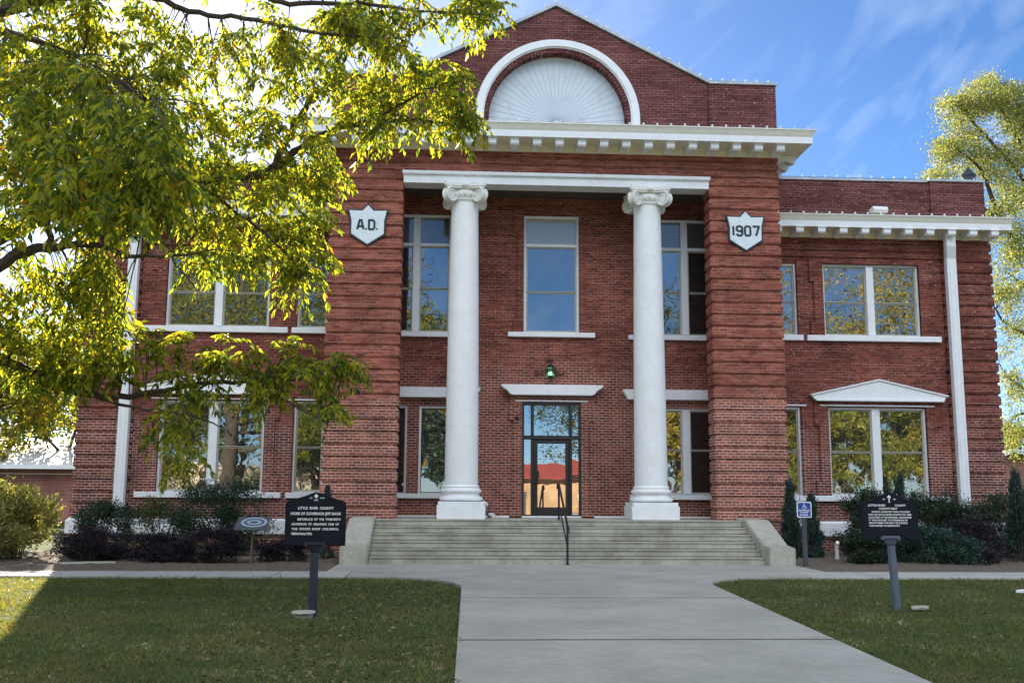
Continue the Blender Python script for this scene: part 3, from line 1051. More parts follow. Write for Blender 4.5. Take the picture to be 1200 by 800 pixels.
for sg in (-1, 1):
    p = MB()
    p.box(sg * 4.38, sg * 6.33, YG - .07, YG + .40, 11.6, 13.36)
    p.box(sg * 6.0, sg * 6.33, YG + .40, 9, 11.6, 13.0)
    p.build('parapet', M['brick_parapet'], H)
# brick ring and white ring of the arch
def ring(ri, ro, y0_, y1_, nm, mt, zlo=11.72):
    m = MB()
    vs, fs = [], []
    pts_ = [math.pi * (1 - i / 48) for i in range(49)]
    out, inn = [], []
    out.append((-ro, zlo)); inn.append((-ri, zlo))
    for a in pts_:
        out.append((ro * math.cos(a), ZA + ro * .99 * math.sin(a))); inn.append((ri * math.cos(a), ZA + ri * .99 * math.sin(a)))
    out.append((ro, zlo)); inn.append((ri, zlo))
    n_ = len(out)
    for yy in (y0_, y1_):
        for (x_, z_) in out: vs.append((x_ + .02, yy, z_))
        for (x_, z_) in inn: vs.append((x_ + .02, yy, z_))
    for i in range(n_ - 1):
        fs.append((i, i + 1, n_ + i + 1, n_ + i))
        fs.append((2 * n_ + i, 3 * n_ + i, 3 * n_ + i + 1, 2 * n_ + i + 1))
        fs.append((i, 2 * n_ + i, 2 * n_ + i + 1, i + 1))
        fs.append((n_ + i, n_ + i + 1, 3 * n_ + i + 1, 3 * n_ + i))
    m.add(vs, fs)
    return m.build(nm, mt, H)
ring(2.14, 2.32, YG - .10, YG + .05, 'arch_trim', M['white'])
ring(2.10, 2.36, YG - .05, YG + .02, 'arch_trim', M['white'])
vous = MB()
for i in range(62):
    a0_, a1_ = math.pi * i / 62 + .006, math.pi * (i + 1) / 62 - .006
    q = [(0.02 + r_ * math.cos(a), ZA + r_ * .99 * math.sin(a)) for r_, a in ((1.96, a0_), (2.13, a0_), (2.13, a1_), (1.96, a1_))]
    vous.prism(q, 'y', YG - .02, YG + .33)
vous.build('arch_brick', M['brick_parapet'], H)
p = MB()
p.prism([(-1.99, 11.65)] + [(0.02 + (RA + .01) * math.cos(math.pi * (1 - i / 40)), ZA + (RA + .01) * .99 * math.sin(math.pi * (1 - i / 40))) for i in range(41)] + [(2.01, 11.65)], 'y', YG + .30, YG + .36)
fan = p.build('fan_panel', M['panel'], H)
p = MB()
for i in range(28):
    a = math.pi * (i + .5) / 28
    dv = Vector((math.cos(a), 0, math.sin(a) * .99))
    pv = Vector((-dv.z, 0, dv.x)) * .0055
    c0, c1 = Vector((.02, 0, ZA - .06)) + dv * .10, Vector((.02, 0, ZA - .02)) + dv * 1.97
    q = [Vector((0, YG + .295, 0)), Vector((0, YG + .302, 0))]
    p.add([c0 - pv + q[0], c1 - pv + q[0], c1 + pv + q[0], c0 + pv + q[0], c0 - pv + q[1], c1 - pv + q[1], c1 + pv + q[1], c0 + pv + q[1]],
          [(0, 1, 2, 3), (7, 6, 5, 4), (0, 4, 5, 1), (1, 5, 6, 2), (2, 6, 7, 3), (3, 7, 4, 0)])
p.build('panel_seams', M['seam'], fan)
# copings
p = MB()
for sg in (-1, 1):
    p.box(sg * 4.40, sg * 6.38, YG - .12, YG + .46, 13.362, 13.44)
    p.prism([(sg * 4.42, 13.38), (sg * 4.42, 13.47), (0 - .02, 15.72), (0 - .02, 15.62)], 'y', YG - .07, YG + .46)
p.build('coping', M['coping'], H)
for sg in (-1, 1):
    p = MB()
    p.box(sg * 6.3, sg * 13.25, YW + .12, YW + .45, 9.9, 11.24)
    p.box(sg * 11.72, sg * 13.42, YW + .05, YW + .5, 9.9, 11.26)
    p.box(sg * 13.1, sg * 13.42, YW + .5, 16.4, 9.9, 11.24)
    p.build('parapet', M['brick_parapet'], H)
    p = MB()
    p.box(sg * 6.3, sg * 11.68, YW + .08, YW + .49, 11.242, 11.31)
    p.box(sg * 11.68, sg * 13.46, YW + .01, YW + .54, 11.263, 11.335)
    p.box(sg * 13.06, sg * 13.46, YW + .54, 16.4, 11.242, 11.31)
    p.build('coping', M['coping'], H)
    # downpipe with a kink under the eaves
    xd = 12.02 * sg
    p = MB()
    hw_ = .145
    yk = [(YW - .46, 9.56), (YW - .46, 9.1), (YW - .30, 8.75), (YW - .30, 1.05)]
    for i in range(3):
        (ya_, za_), (yb_, zb_) = yk[i], yk[i + 1]
        off = [0, 0, .06 * sg, .06 * sg]
        xa, xb = xd + off[i], xd + off[i + 1]
        vs = [(xa - hw_, ya_, za_), (xa + hw_, ya_, za_), (xa + hw_, ya_ + .2, za_), (xa - hw_, ya_ + .2, za_), (xb - hw_, yb_, zb_), (xb + hw_, yb_, zb_), (xb + hw_, yb_ + .2, zb_), (xb - hw_, yb_ + .2, zb_)]
        p.add(vs, [(3, 2, 1, 0), (4, 5, 6, 7), (0, 1, 5, 4), (1, 2, 6, 5), (2, 3, 7, 6), (3, 0, 4, 7)])
    for i in range(4):
        for s_ in (-.5, 0, .5): pass
    for s_ in (-.07, .07): p.box(xd + .06 * sg + s_ - .012, xd + .06 * sg + s_ + .012, YW - .312, YW - .29, 1.05, 8.7)
    p.build('downpipe', M['white'], H, bevel=0.01)

# ------------------------------------------------------------------ steps
ST = empty('entrance_steps', (0, -1.7, 0), 'broad flight of weathered concrete steps up to the columned porch', 'steps')
RIS, TRD, N = 1.0 / 6, 0.37, 6
for i in range(N):
    z1 = RIS * (i + 1)
    yf = -2.65 + TRD * i
    m = MB()
    m.box(-4.78, 4.78, yf, (yf + TRD + .04 if i < N - 1 else YR), z1 - RIS - (0.0 if i else .1), z1 - .045)
    m.box(-4.78, 4.78, yf - .005, (yf + TRD + .03 if i < N - 1 else YR + .02), z1 - .045, z1)
    if i == N - 1: m.box(-5.25, 5.25, .67, YR, .3, z1 - .002)
    m.build('step' if i < N - 1 else 'landing', M['conc'], ST, bevel=0.02, seg=2)
for sg in (-1, 1):
    m = MB()
    m.prism([(-3.0, -.1), (-3.0, .42), (-2.45, .46), (-1.0, 1.03), (-.07, 1.05), (-.07, -.1)], 'x', sg * 4.78, sg * 5.42)
    m.build('cheek_wall', M['conc2'], ST, bevel=0.025, seg=2)

# handrail in the middle of the flight
HR = empty('handrail', (-0.04, -2.7, 0), 'black iron handrail down the middle of the concrete steps', 'handrail')
a_, b_ = Vector((-.04, -2.74, 0)), Vector((-.04, -0.72, 1.0))
for q in (a_, b_):
    m = MB(); m.tube([q, q + Vector((0, 0, .93))], .028, 10); m.lathe([(.06, q.z), (.06, q.z + .012), (.025, q.z + .016)], q.x, q.y, 14)
    m.build('post', M['black'], HR, smooth=True)
up_ = Vector((0, 0, .93))
MB().tube([a_ + Vector((0, -.28, .74)), a_ + Vector((0, -.26, .80)), a_ + Vector((0, -.14, .88)), a_ + up_, b_ + up_, b_ + up_ + Vector((0, .28, .0)), b_ + Vector((0, .34, .86)), b_ + Vector((0, .34, .80))], .028, 10).build('top_rail', M['black'], HR, smooth=True)
MB().tube([a_ + Vector((0, 0, .42)), b_ + Vector((0, 0, .42))], .018, 8).build('lower_rail', M['black'], HR, smooth=True)

# ------------------------------------------------------------------ lettering helpers
def stroke(mb, pts, wd, y0_, y1_, closed=False):
    """thick flat stroke along points (x, z) with mitred corners"""
    n = len(pts)
    P = [Vector(q) for q in pts]
    Lf, Rt = [], []
    for i in range(n):
        if closed: d0, d1 = (P[i] - P[i - 1]).normalized(), (P[(i + 1) % n] - P[i]).normalized()
        else:
            d0 = (P[i] - P[i - 1]).normalized() if i else (P[1] - P[0]).normalized()
            d1 = (P[i + 1] - P[i]).normalized() if i < n - 1 else d0
        n0, n1 = Vector((-d0.y, d0.x)), Vector((-d1.y, d1.x))
        mm = (n0 + n1).normalized()
        k = wd / 2 / max(.5, mm.dot(n0))
        Lf.append(P[i] + mm * k); Rt.append(P[i] - mm * k)
    for i in range(n if closed else n - 1):
        j = (i + 1) % n
        mb.prism([tuple(Lf[i]), tuple(Lf[j]), tuple(Rt[j]), tuple(Rt[i])], 'y', y0_, y1_)


GLY = {  # block figures on a 1 x 1.5 grid with cut corners
    'A': ([[(0, 0), (.36, 1.5), (.64, 1.5), (1, 0)], [(.17, .5), (.83, .5)]], 1.0),
    'D': ([[(.1, 0), (.1, 1.5), (.7, 1.5), (.95, 1.25), (.95, .25), (.7, 0), (.1, 0)]], 1.0),
    '.': ([[(.05, .08), (.27, .08)]], .3),
    '1': ([[(.12, 0), (.12, 1.5)]], .3),
    '9': ([[(.05, .3), (.05, .22), (.25, 0), (.7, 0), (.92, .22), (.92, 1.28), (.7, 1.5), (.25, 1.5), (.05, 1.28), (.05, .92), (.25, .72), (.9, .72)]], 1.0),
    '0': ([[(.05, .22), (.25, 0), (.7, 0), (.92, .22), (.92, 1.28), (.7, 1.5), (.25, 1.5), (.05, 1.28), (.05, .22)]], 1.0),
    '7': ([[(.0, 1.5), (.95, 1.5), (.95, 1.3), (.5, 0)]], 1.0)}


def shield(cx, cz, text, h, label, name='shield_sign'):
    y = 0.0
    S_ = empty(name, (cx, y, cz), label, 'sign', 'shield signs on the porch piers')
    out = [(-.50, .28), (-.53, .40), (-.16, .39), (0, .56), (.16, .39), (.53, .40), (.50, .28), (.46, .10), (.46, -.28), (0, -.58), (-.46, -.28), (-.46, .10)]
    m = MB(); m.prism([(cx + a * 1.07, cz + b * 1.07) for a, b in out], 'y', y - .045, y + .05)
    m.build('rim', M['ink'], S_, bevel=.008)
    m = MB(); m.prism([(cx + a * .97, cz + b * .97) for a, b in out], 'y', y - .062, y + .0)
    m.build('face', M['shield'], S_, bevel=.005)
    m = MB()
    k = h / 1.5
    gap = .32 if text == '1907' else .22
    tot = sum(GLY[c][1] for c in text) + gap * (len(text) - 1)
    x_ = cx - tot * k / 2
    for c in text:
        for st in GLY[c][0]:
            stroke(m, [(x_ + a * k, cz - h / 2 - .02 + b * k) for a, b in st], (.34 if c != '.' else .30) * k, y - .07, y - .058)
        x_ += (GLY[c][1] + gap) * k
    m.build('lettering', M['ink'], S_)


shield(-5.25, 8.98, 'A.D.', .26, 'white shield lettered A.D. on the brick pier left of the porch')
shield(5.31, 9.02, '1907', .265, 'white shield dated 1907 on the brick pier right of the porch')


def text_mesh(lines, mat, parent, y, name='lettering', extr=.002, rot=None):
    """lines: (string, x centre or left, baseline z, cap height, width or None, align)"""
    dg = None
    Vs, Fs = [], []
    for (t, x_, z_, h_, wd, al) in lines:
        cu = bpy.data.curves.new('text', 'FONT')
        cu.body = t
        cu.size = h_ / .70
        cu.align_x = al
        cu.extrude = extr
        cu.offset = h_ * .035
        ob = bpy.data.objects.new('text', cu)
        COL.objects.link(ob)
        bpy.context.view_layer.update()
        me = bpy.data.meshes.new_from_object(ob.evaluated_get(bpy.context.evaluated_depsgraph_get()))
        xs = [v.co.x for v in me.vertices]
        sc = 1.0
        if wd and xs: sc = wd / (max(xs) - min(xs))
        b = len(Vs)
        for v in me.vertices:
            Vs.append((x_ + v.co.x * sc, y - v.co.z, z_ + v.co.y))
        for p_ in me.polygons: Fs.append(tuple(b + i for i in p_.vertices))
        bpy.data.objects.remove(ob); bpy.data.curves.remove(cu); bpy.data.meshes.remove(me)
    m = MB(); m.v = Vs; m.f = Fs
    if rot: m.xf(rot)
    return m.build(name, mat, parent)


# ------------------------------------------------------------------ historical markers
def marker(x, y, z0, z1, za, hw, label, curvy, lines, postmat, lean=0.0):
    Mk = empty('historical_marker', (x, y, 0), label, 'sign', 'historical markers on the lawns')
    m = MB()
    m.tube([(x + lean, y, -.05), (x, y, z0 - .0)], [.062, .058], 20)
    m.lathe([(.062, z0 - .11), (.085, z0 - .07), (.085, z0 - .03), (.11, z0)], x, y, 20)
    m.box(x - .14, x + .14, y - .03, y + .03, z0 - .03, z0 + .03)
    m.build('post', postmat, Mk, smooth=True)
    zs = z1
    if curvy:
        top = []
        for i in range(17):
            t = i / 16
            # ogee shoulder rising to a small peak
            top.append((-hw + hw * t, zs + (za - zs) * (3 * t * t - 2 * t ** 3) * (0.55 + .45 * t)))
        half = top
        outl = [(-hw, z0 + .0), (-hw + .02, z0 - .05), (-hw * .72, z0 - .035), (-hw * .45, z0 + .02), (0, z0 + .03), (hw * .45, z0 + .02), (hw * .72, z0 - .035), (hw - .02, z0 - .05), (hw, z0)] + [(-a, b) for a, b in half[:-1]] + half[::-1]
    else:
        outl = [(-hw, z0 - .02), (-hw * .4, z0 - .02), (-hw * .33, z0 + .02), (hw * .33, z0 + .02), (hw * .4, z0 - .02), (hw, z0 - .02), (hw, zs - .04), (hw - .03, zs), (hw * .42, zs + (za - zs) * .5), (0, za), (-hw * .42, zs + (za - zs) * .5), (-hw + .03, zs), (-hw, zs - .04)]
    m = MB(); m.prism([(x + a, b) for a, b in outl], 'y', y - .022, y + .022)
    m.build('plate', M['plate'], Mk, bevel=.006)
    m = MB()
    cz = (z0 + z1) / 2 + .03
    m2 = [(x + a * .94, cz + (b - cz) * .94) for a, b in outl]
    stroke(m, m2, .012, y - .027, y - .018, closed=True)
    m.build('rim', M['plate'], Mk)
    text_mesh(lines, M['letter'], Mk, y - .025)
    return Mk


x_, y_ = -4.69, -12.55
lz = lambda k: 1.385 - .072 * k
mk1 = marker(x_, y_, .93, 1.53, 1.66, .425, 'dark marker with peaked top and white lettering on the left lawn', False, [
    ('LITTLE  RIVER  COUNTY', x_, 1.415, .036, .50, 'CENTER'),
    ('HOME OF GOVERNOR JEFF DAVIS', x_, 1.338, .036, .70, 'CENTER'),
    ('BIRTHPLACE  OF  THE  TWENTIETH', x_ + .05, 1.262, .030, .60, 'CENTER'),
    ('GOVERNOR  OF  ARKANSAS  ONE  OF', x_, 1.195, .030, .66, 'CENTER'),
    ("THE  STATE'S  MOST  COLORFUL", x_, 1.128, .030, .66, 'CENTER'),
    ('PERSONALITIES.', x_ - .33, 1.062, .030, .29, 'LEFT')], M['post'])
m = MB()
m.prism([(x_ + a, 1.595 + b) for a, b in ((0, .04), (.03, .0), (0, -.025), (-.03, .0))], 'y', y_ - .028, y_ - .02)
m.build('emblem', M['letter'], mk1)
text_mesh([('THE', x_ - .075, 1.565, .016, None, 'CENTER'), ('STATE', x_ + .085, 1.565, .016, None, 'CENTER'), ('ARK', x_, 1.535, .02, None, 'CENTER')], M['letter'], mk1, y_ - .025)
x_, y_ = 3.93, -11.78
mk2 = marker(x_, y_, 1.02, 1.565, 1.70, .445, 'dark marker with curved ogee top on the right lawn', True, [
    ('LITTLE RIVER', x_ - .20, 1.495, .030, .27, 'CENTER'), ('COUNTY', x_ + .17, 1.495, .030, .17, 'CENTER'),
    ('COUNTY SEAT', x_ - .02, 1.447, .028, .29, 'CENTER'),
    ('ROCKY COMFORT WAS THE FIRST', x_ + .02, 1.400, .024, .60, 'CENTER'),
    ('SEAT OF LITTLE RIVER COUNTY IN 1868', x_, 1.358, .024, .67, 'CENTER'),
    ('LOCATED AT RICHMOND, ARKANSAS', x_, 1.316, .024, .67, 'CENTER'),
    ('IT WAS MOVED TO FOREMAN IN', x_ - .03, 1.274, .024, .60, 'CENTER'),
    ('FROM THERE THE SEAT OF JUSTICE', x_ - .03, 1.232, .024, .60, 'CENTER'),
    ('WAS MOVED TO ASHDOWN.', x_ - .09, 1.190, .024, .48, 'CENTER')], M['post2'], lean=.05)
m = MB()
stroke(m, [(x_ + .0, 1.55), (x_ + .0, 1.63)], .016, y_ - .028, y_ - .02)
m.prism([(x_ + a, 1.635 + b) for a, b in ((0, .035), (.03, .0), (.02, -.02), (-.02, -.02), (-.03, .0))], 'y', y_ - .028, y_ - .02)
m.build('emblem', M['letter'], mk2)
text_mesh([('THE', x_ - .085, 1.595, .016, None, 'CENTER'), ('ARK', x_ + .085, 1.595, .016, None, 'CENTER')], M['letter'], mk2, y_ - .025)

# concrete cover beside the left marker, with a loose stone under it
m = MB(); m.lathe([(.15, .0), (.165, .01), (.165, .03), (.15, .038)], -4.79, -12.72, 24)
m.lathe([(.13, -.05), (.13, .001)], -4.79, -12.70, 16)
tag(m.build('valve_cover', M['conc2'], smooth=True), 'round pale concrete cover at the foot of the left marker post', 'cover')

# accessible-route sign by the right cheek wall
x_, y_ = 5.54, -3.30
A = empty('accessible_sign', (x_, y_, 0), 'blue and white accessibility sign on a dark post by the steps', 'sign')
MB().box(x_ - .055, x_ + .055, y_ - .03, y_ + .03, -.05, 1.20).build('post', M['dark'], A, bevel=.008)
def rrect(cx, cz, hw, hh, r, n=5):
    pts = []
    for (sx_, sz_, a0_) in ((1, 1, 0), (-1, 1, 90), (-1, -1, 180), (1, -1, 270)):
        for i in range(n + 1):
            a = rad(a0_ + 90 * i / n)
            pts.append((cx + sx_ * (hw - r) + r * math.cos(a), cz + sz_ * (hh - r) + r * math.sin(a)))
    return pts
MB().prism(rrect(x_, 1.335, .175, .185, .035), 'y', y_ - .045, y_ - .031).build('border', M['letter'], A)
MB().prism(rrect(x_, 1.335, .152, .162, .025), 'y', y_ - .049, y_ - .0455).build('face', M['blue'], A)
m = MB()
m.add(*ball(x_ - .01, y_ - .05, 1.468, .014, .014))
stroke(m, [(x_ - .012, 1.452), (x_ - .006, 1.405), (x_ + .03, 1.405), (x_ + .045, 1.37), (x_ + .06, 1.376)], .013, y_ - .053, y_ - .049)
stroke(m, [(x_ - .01, 1.43), (x_ + .022, 1.43)], .01, y_ - .0535, y_ - .049)
stroke(m, [(x_ - .005 + .04 * math.cos(rad(q)), 1.385 + .04 * math.sin(rad(q))) for q in range(120, 350, 20)], .01, y_ - .0525, y_ - .049)
m.build('wheelchair_symbol', M['letter'], A)
text_mesh([('ENTRANCE', x_, 1.300, .034, .25, 'CENTER'), ('RAMP', x_, 1.255, .034, .19, 'CENTER'), ('IN REAR', x_ - .01, 1.195, .034, .2, 'CENTER')], M['letter'], A, y_ - .0495)

# low tilted plaque among the shrubs
x_, y_ = -7.36, -3.42
Lc = empty('tilted_plaque', (x_, y_, 0), 'low tilted plaque with pale oval badge among the left shrubs', 'plaque')
MB().tube([(x_, y_, -.05), (x_, y_, .90)], .022, 8).build('post', M['wood'], Lc)
Rt = Matrix.Translation((x_, y_, .96)) @ Matrix.Rotation(rad(30), 4, 'X')
m = MB().box(-.37, .37, -.28, .28, -.02, .0).xf(Rt); m.build('panel', plain('plaque_grey', (.07, .075, .085), .35), Lc, bevel=.006)
m = MB()
def oval(mb, a, b, a2, b2, z0_, z1_, n=28):
    vs, fs = [], []
    for zz in (z0_, z1_):
        for (p_, q_) in ((a, b), (a2, b2)):
            for i in range(n):
                t = 2 * math.pi * i / n
                vs.append((p_ * math.cos(t) + .03, q_ * math.sin(t) + .04, zz))
    for i in range(n):
        j = (i + 1) % n
        fs += [(2 * n + i, 2 * n + j, 3 * n + j, 3 * n + i), (i, n + i, n + j, j), (i, j, 2 * n + j, 2 * n + i), (n + i, 3 * n + i, 3 * n + j, n + j)]
    mb.add(vs, fs)
oval(m, .30, .21, .235, .155, .001, .006)
oval(m, .17, .10, .10, .05, .001, .006)
m.xf(Rt); m.build('badge', plain('badge_white', (.34, .40, .43), .5), Lc)
m = MB(); oval(m, .23, .15, .175, .105, .001, .005); m.xf(Rt); m.build('badge_band', plain('badge_blue', (.05, .09, .2), .5), Lc)

# ------------------------------------------------------------------ wall lantern
WL = empty('wall_lantern', (-.06, YR, 5.15), 'green glass wall lantern with scrolled iron arms over the entrance door', 'lantern')
cx, cy = -.05, YR - .26
m = MB()
m.box(cx - .12, cx + .12, YR - .03, YR, 5.48, 5.53)
m.tube([(cx, YR - .02, 5.50), (cx, cy, 5.52), (cx, cy, 5.36)], .016, 8)
for s_ in (-1, 1):
    m.tube([(cx + s_ * .05, YR - .05, 5.26), (cx + s_ * .18, YR - .05, 5.22), (cx + s_ * .30, YR - .05, 5.10), (cx + s_ * .38, YR - .05, 5.07), (cx + s_ * .43, YR - .05, 5.11), (cx + s_ * .42, YR - .05, 5.16), (cx + s_ * .38, YR - .05, 5.16), (cx + s_ * .365, YR - .05, 5.13)], .015, 7)
    m.tube([(cx + s_ * .06, YR - .05, 5.24), (cx + s_ * .14, YR - .05, 5.12), (cx + s_ * .26, YR - .05, 5.07)], .010, 6)
m.build('bracket', M['black'], WL, smooth=True)
m = MB()
m.lathe([(.02, 5.37), (.035, 5.36), (.06, 5.33), (.125, 5.28), (.125, 5.265)], cx, cy, 6)
m.lathe([(.085, 5.02), (.085, 5.0), (.04, 4.95), (.015, 4.93), (.015, 4.88), (.004, 4.85)], cx, cy, 6)
for k in range(6):
    a = math.pi / 3 * k
    m.tube([(cx + .118 * math.cos(a), cy + .118 * math.sin(a), 5.27), (cx + .082 * math.cos(a), cy + .082 * math.sin(a), 5.01)], .008, 5)
m.build('cage', M['black'], WL)
gm, gn, gp_, gl_ = new_mat('green_glass')
gp_.inputs['Base Color'].default_value = (.02, .30, .12, 1)
gp_.inputs['Roughness'].default_value = .15
gp_.inputs['Transmission Weight'].default_value = .85
MB().lathe([(.105, 5.262), (.11, 5.255), (.078, 5.03), (.07, 5.022)], cx, cy, 6).build('glass', gm, WL)
em, en, ep, el = new_mat('lit_bulb')
ep.inputs['Emission Color'].default_value = (.8, 1, .85, 1)
ep.inputs['Emission Strength'].default_value = 6
m = MB(); m.add(*ball(cx, cy, 5.10, .035, .045)); m.build('bulb', em, WL, smooth=True)

# dome camera and porch spotlights
Cm = empty('security_camera', (-1.0, YR, 3.84), 'small dark dome camera on the brick left of the door', 'camera')
m = MB(); m.box(-1.06, -.94, YR - .03, YR, 3.84, 3.92); m.build('mount', M['dark'], Cm)
m = MB(); m.add(*ball(-1.0, YR - .06, 3.82, .06, .065)); m.build('dome', M['black'], Cm, smooth=True)


def spot(x, y, z, yaw, label, white=True):
    o = empty('floodlight', (x, y, z), label, 'floodlight', 'floodlights on ledges of the front')
    m = MB(); m.box(x - .05, x + .05, y - .05, y + .05, z, z + .02); m.tube([(x, y, z), (x, y, z + .1)], .02, 6); m.build('stand', M['grey'], o)
    m = MB()
    m.prism([(-.14, .0), (-.10, -.09), (.12, -.06), (.14, .05), (-.10, .10)], 'x', -.24, .24)
    m.xf(Matrix.Translation((x, y, z + .2)) @ Matrix.Rotation(yaw, 4, 'Z'))
    m.build('housing', M['letter'] if white else M['dark'], o, bevel=.01)
    m = MB().box(-.2, .2, -.06, .10, -.085, -.075).xf(Matrix.Translation((x, y, z + .19)) @ Matrix.Rotation(yaw, 4, 'Z'))
    m.build('lens', plain('lens_cream', (.75, .68, .5), .2), o)
spot(9.85, YW - .45, 9.95, .1, 'white box floodlight on the ledge of the right wing cornice')
spot(-7.5, YW - .45, 9.95, -.1, 'white box floodlight on the ledge of the left wing cornice')
for (sx_, lb) in ((-1, 'small white spotlight on the porch floor right of the left column'),):
    o = empty('spotlight', (-1.78, 1.45, 1.0), lb, 'spotlight')
    m = MB(); m.tube([(-1.78, 1.45, 1.0), (-1.78, 1.45, 1.35)], .018, 6); m.box(-1.83, -1.73, 1.42, 1.48, 1.0, 1.2); m.build('stand', M['dark'], o)
    m = MB(); m.tube([(-1.84, 1.45, 1.36), (-1.98, 1.38, 1.42)], [.05, .085], 12); m.build('lamp_head', M['letter'], o, smooth=True)
    m = MB(); m.tube([(-1.78, 1.35, 1.10), (-1.66, 1.25, 1.06)], [.045, .07], 12); m.build('lamp_head', M['letter'], o, smooth=True)

# dark hood on the right parapet
V_ = empty('roof_hood', (13.1, YW + .28, 11.33), 'dark pointed metal hood on the right wing parapet corner', 'roof vent')
m = MB(); m.lathe([(.20, 11.33), (.22, 11.36), (.21, 11.52), (.27, 11.54), (.03, 11.80), (.01, 11.84)], 13.1, YW + .28, 4)
m.build('hood', M['dark'], V_)
MB().tube([(13.0, YW + .28, 11.80), (12.93, YW + .25, 11.92), (12.9, YW + .24, 11.95)], .018, 6).build('finial', M['grey'], V_)

# ------------------------------------------------------------------ strings of roof lights
def light_string(path, step, label):
    p0 = Vector(path[0])
    o = empty('light_string', p0, label, 'light string', 'strings of bulbs along the rooflines')
    MB().tube([Vector(q) for q in path], .008, 5).build('cable', M['dark'], o)
    first = None
    seg = 0
    acc = step * .5
    for i in range(len(path) - 1):
        a, b = Vector(path[i]), Vector(path[i + 1])
        Ln = (b - a).length
        while acc <= Ln:
            q = a + (b - a) * (acc / Ln) - p0
            if first is None:
                m = MB(); m.lathe([(.012, 0), (.014, .01), (.028, .025), (.034, .045), (.024, .066), (.008, .074)], p0.x, p0.y, 10)
                m.v = [(v[0], v[1], v[2] + p0.z) for v in m.v]
                first = m.build('bulb', M['bulb'], o, smooth=True)
                first.location = q
            else:
                c = first.copy(); COL.objects.link(c); c.parent = o; c.location = q
            acc += step
        acc -= Ln
YT = YG - .05
light_string([(-6.36, YT, 13.445), (-4.42, YT, 13.475), (-.02, YT, 15.72), (4.42, YT, 13.475), (6.36, YT, 13.445)], .335, 'string of white bulbs along the central gable coping')
light_string([(-7.12, -.80, 11.75), (7.12, -.80, 11.75)], .385, 'string of white bulbs along the main cornice edge')
for sg, nm in ((-1, 'left'), (1, 'right')):
    light_string([(sg * 6.5, YW + .12, 11.335), (sg * 13.4, YW + .12, 11.345)], .36, 'string of white bulbs along the %s wing parapet top' % nm)
    light_string([(sg * 6.5, YW - .66, 9.955), (sg * 13.8, YW - .66, 9.955)], .39, 'string of white bulbs along the %s wing cornice edge' % nm)

# small odd things on the ground
m = MB(); m.prism([(7.15, -9.45), (7.55, -9.55), (8.2, -9.40), (8.15, -9.18), (7.45, -9.22)], 'z', -.02, .035)
tag(m.build('paper_sheet', M['letter'], bevel=.008), 'flat pale sheet lying on the right lawn', 'sheet')
m = MB(); m.prism([(4.08, -12.05), (4.22, -12.1), (4.38, -12.0), (4.34, -11.92), (4.12, -11.95)], 'z', -.02, .03)
tag(m.build('flat_stone', M['conc2'], bevel=.01), 'small pale flat stone by the right marker post', 'stone')
m = MB(); m.tube([(6.95, -1.6, -.05), (6.95, -1.6, .42), (6.95, -1.68, .50)], .05, 10)
tag(m.build('standpipe', M['letter'], smooth=True), 'short white standpipe among the right shrubs', 'pipe')
m = MB(); m.prism([(-.62, -.13), (-.2, -.20), (.25, -.17), (.62, -.05), (.5, .15), (-.1, .2), (-.5, .1)], 'z', .0, .09)
m.xf(Matrix.Translation((-11.0, -3.4, 0)) @ Matrix.Rotation(.25, 4, 'Z'))
tag(m.build('flat_stone', M['conc2'], bevel=.03), 'weathered flat edging stone at the bed corner by the left shrubs', 'stone')

# ------------------------------------------------------------------ plants
YG_RAMP = [(0.0, (.085, .125, .022)), (.35, (.16, .20, .03)), (.7, (.30, .30, .035)), (.95, (.42, .36, .04)), (1.0, (.34, .17, .04))]
M['leaf_pecan'] = leafmat('pecan_leaf', [(0.0, (.060, .105, .032)), (.35, (.15, .21, .040)), (.66, (.35, .37, .046)), (.96, (.54, .48, .045)), (1.0, (.40, .17, .03))], trans=.64, tcol=(1.35, 1.3, .45))
M['leaf_autumn'] = leafmat('autumn_leaf', YG_RAMP, trans=.45)
M['leaf_pale'] = leafmat('pale_leaf', [(0, (.10, .15, .06)), (.5, (.21, .25, .085)), (.9, (.38, .37, .12)), (1, (.42, .28, .10))], trans=.5, tcol=(1.2, 1.15, .6))
M['leaf_gold'] = leafmat('gold_leaf', [(0, (.14, .15, .02)), (.5, (.32, .28, .03)), (1, (.48, .36, .04))], trans=.3)
M['leaf_green'] = leafmat('green_leaf', [(0, (.035, .06, .02)), (.6, (.07, .10, .03)), (1, (.12, .15, .04))], trans=.3)
M['leaf_dark'] = leafmat('evergreen_leaf', [(0, (.018, .04, .022)), (.6, (.035, .065, .035)), (1, (.06, .09, .045))], trans=.15)
M['leaf_purple'] = leafmat('purple_leaf', [(0, (.018, .014, .022)), (.6, (.034, .024, .034)), (1, (.06, .045, .048))], trans=.2, tcol=(1, .8, .9))
M['leaf_juniper'] = leafmat('juniper_leaf', [(0, (.02, .05, .04)), (.6, (.035, .075, .055)), (1, (.06, .11, .08))], trans=.1, tcol=(.9, 1, .9))
M['leaf_lit'] = leafmat('shrub_leaf', [(0, (.14, .17, .07)), (.5, (.33, .33, .11)), (1, (.58, .52, .22))], trans=.5)


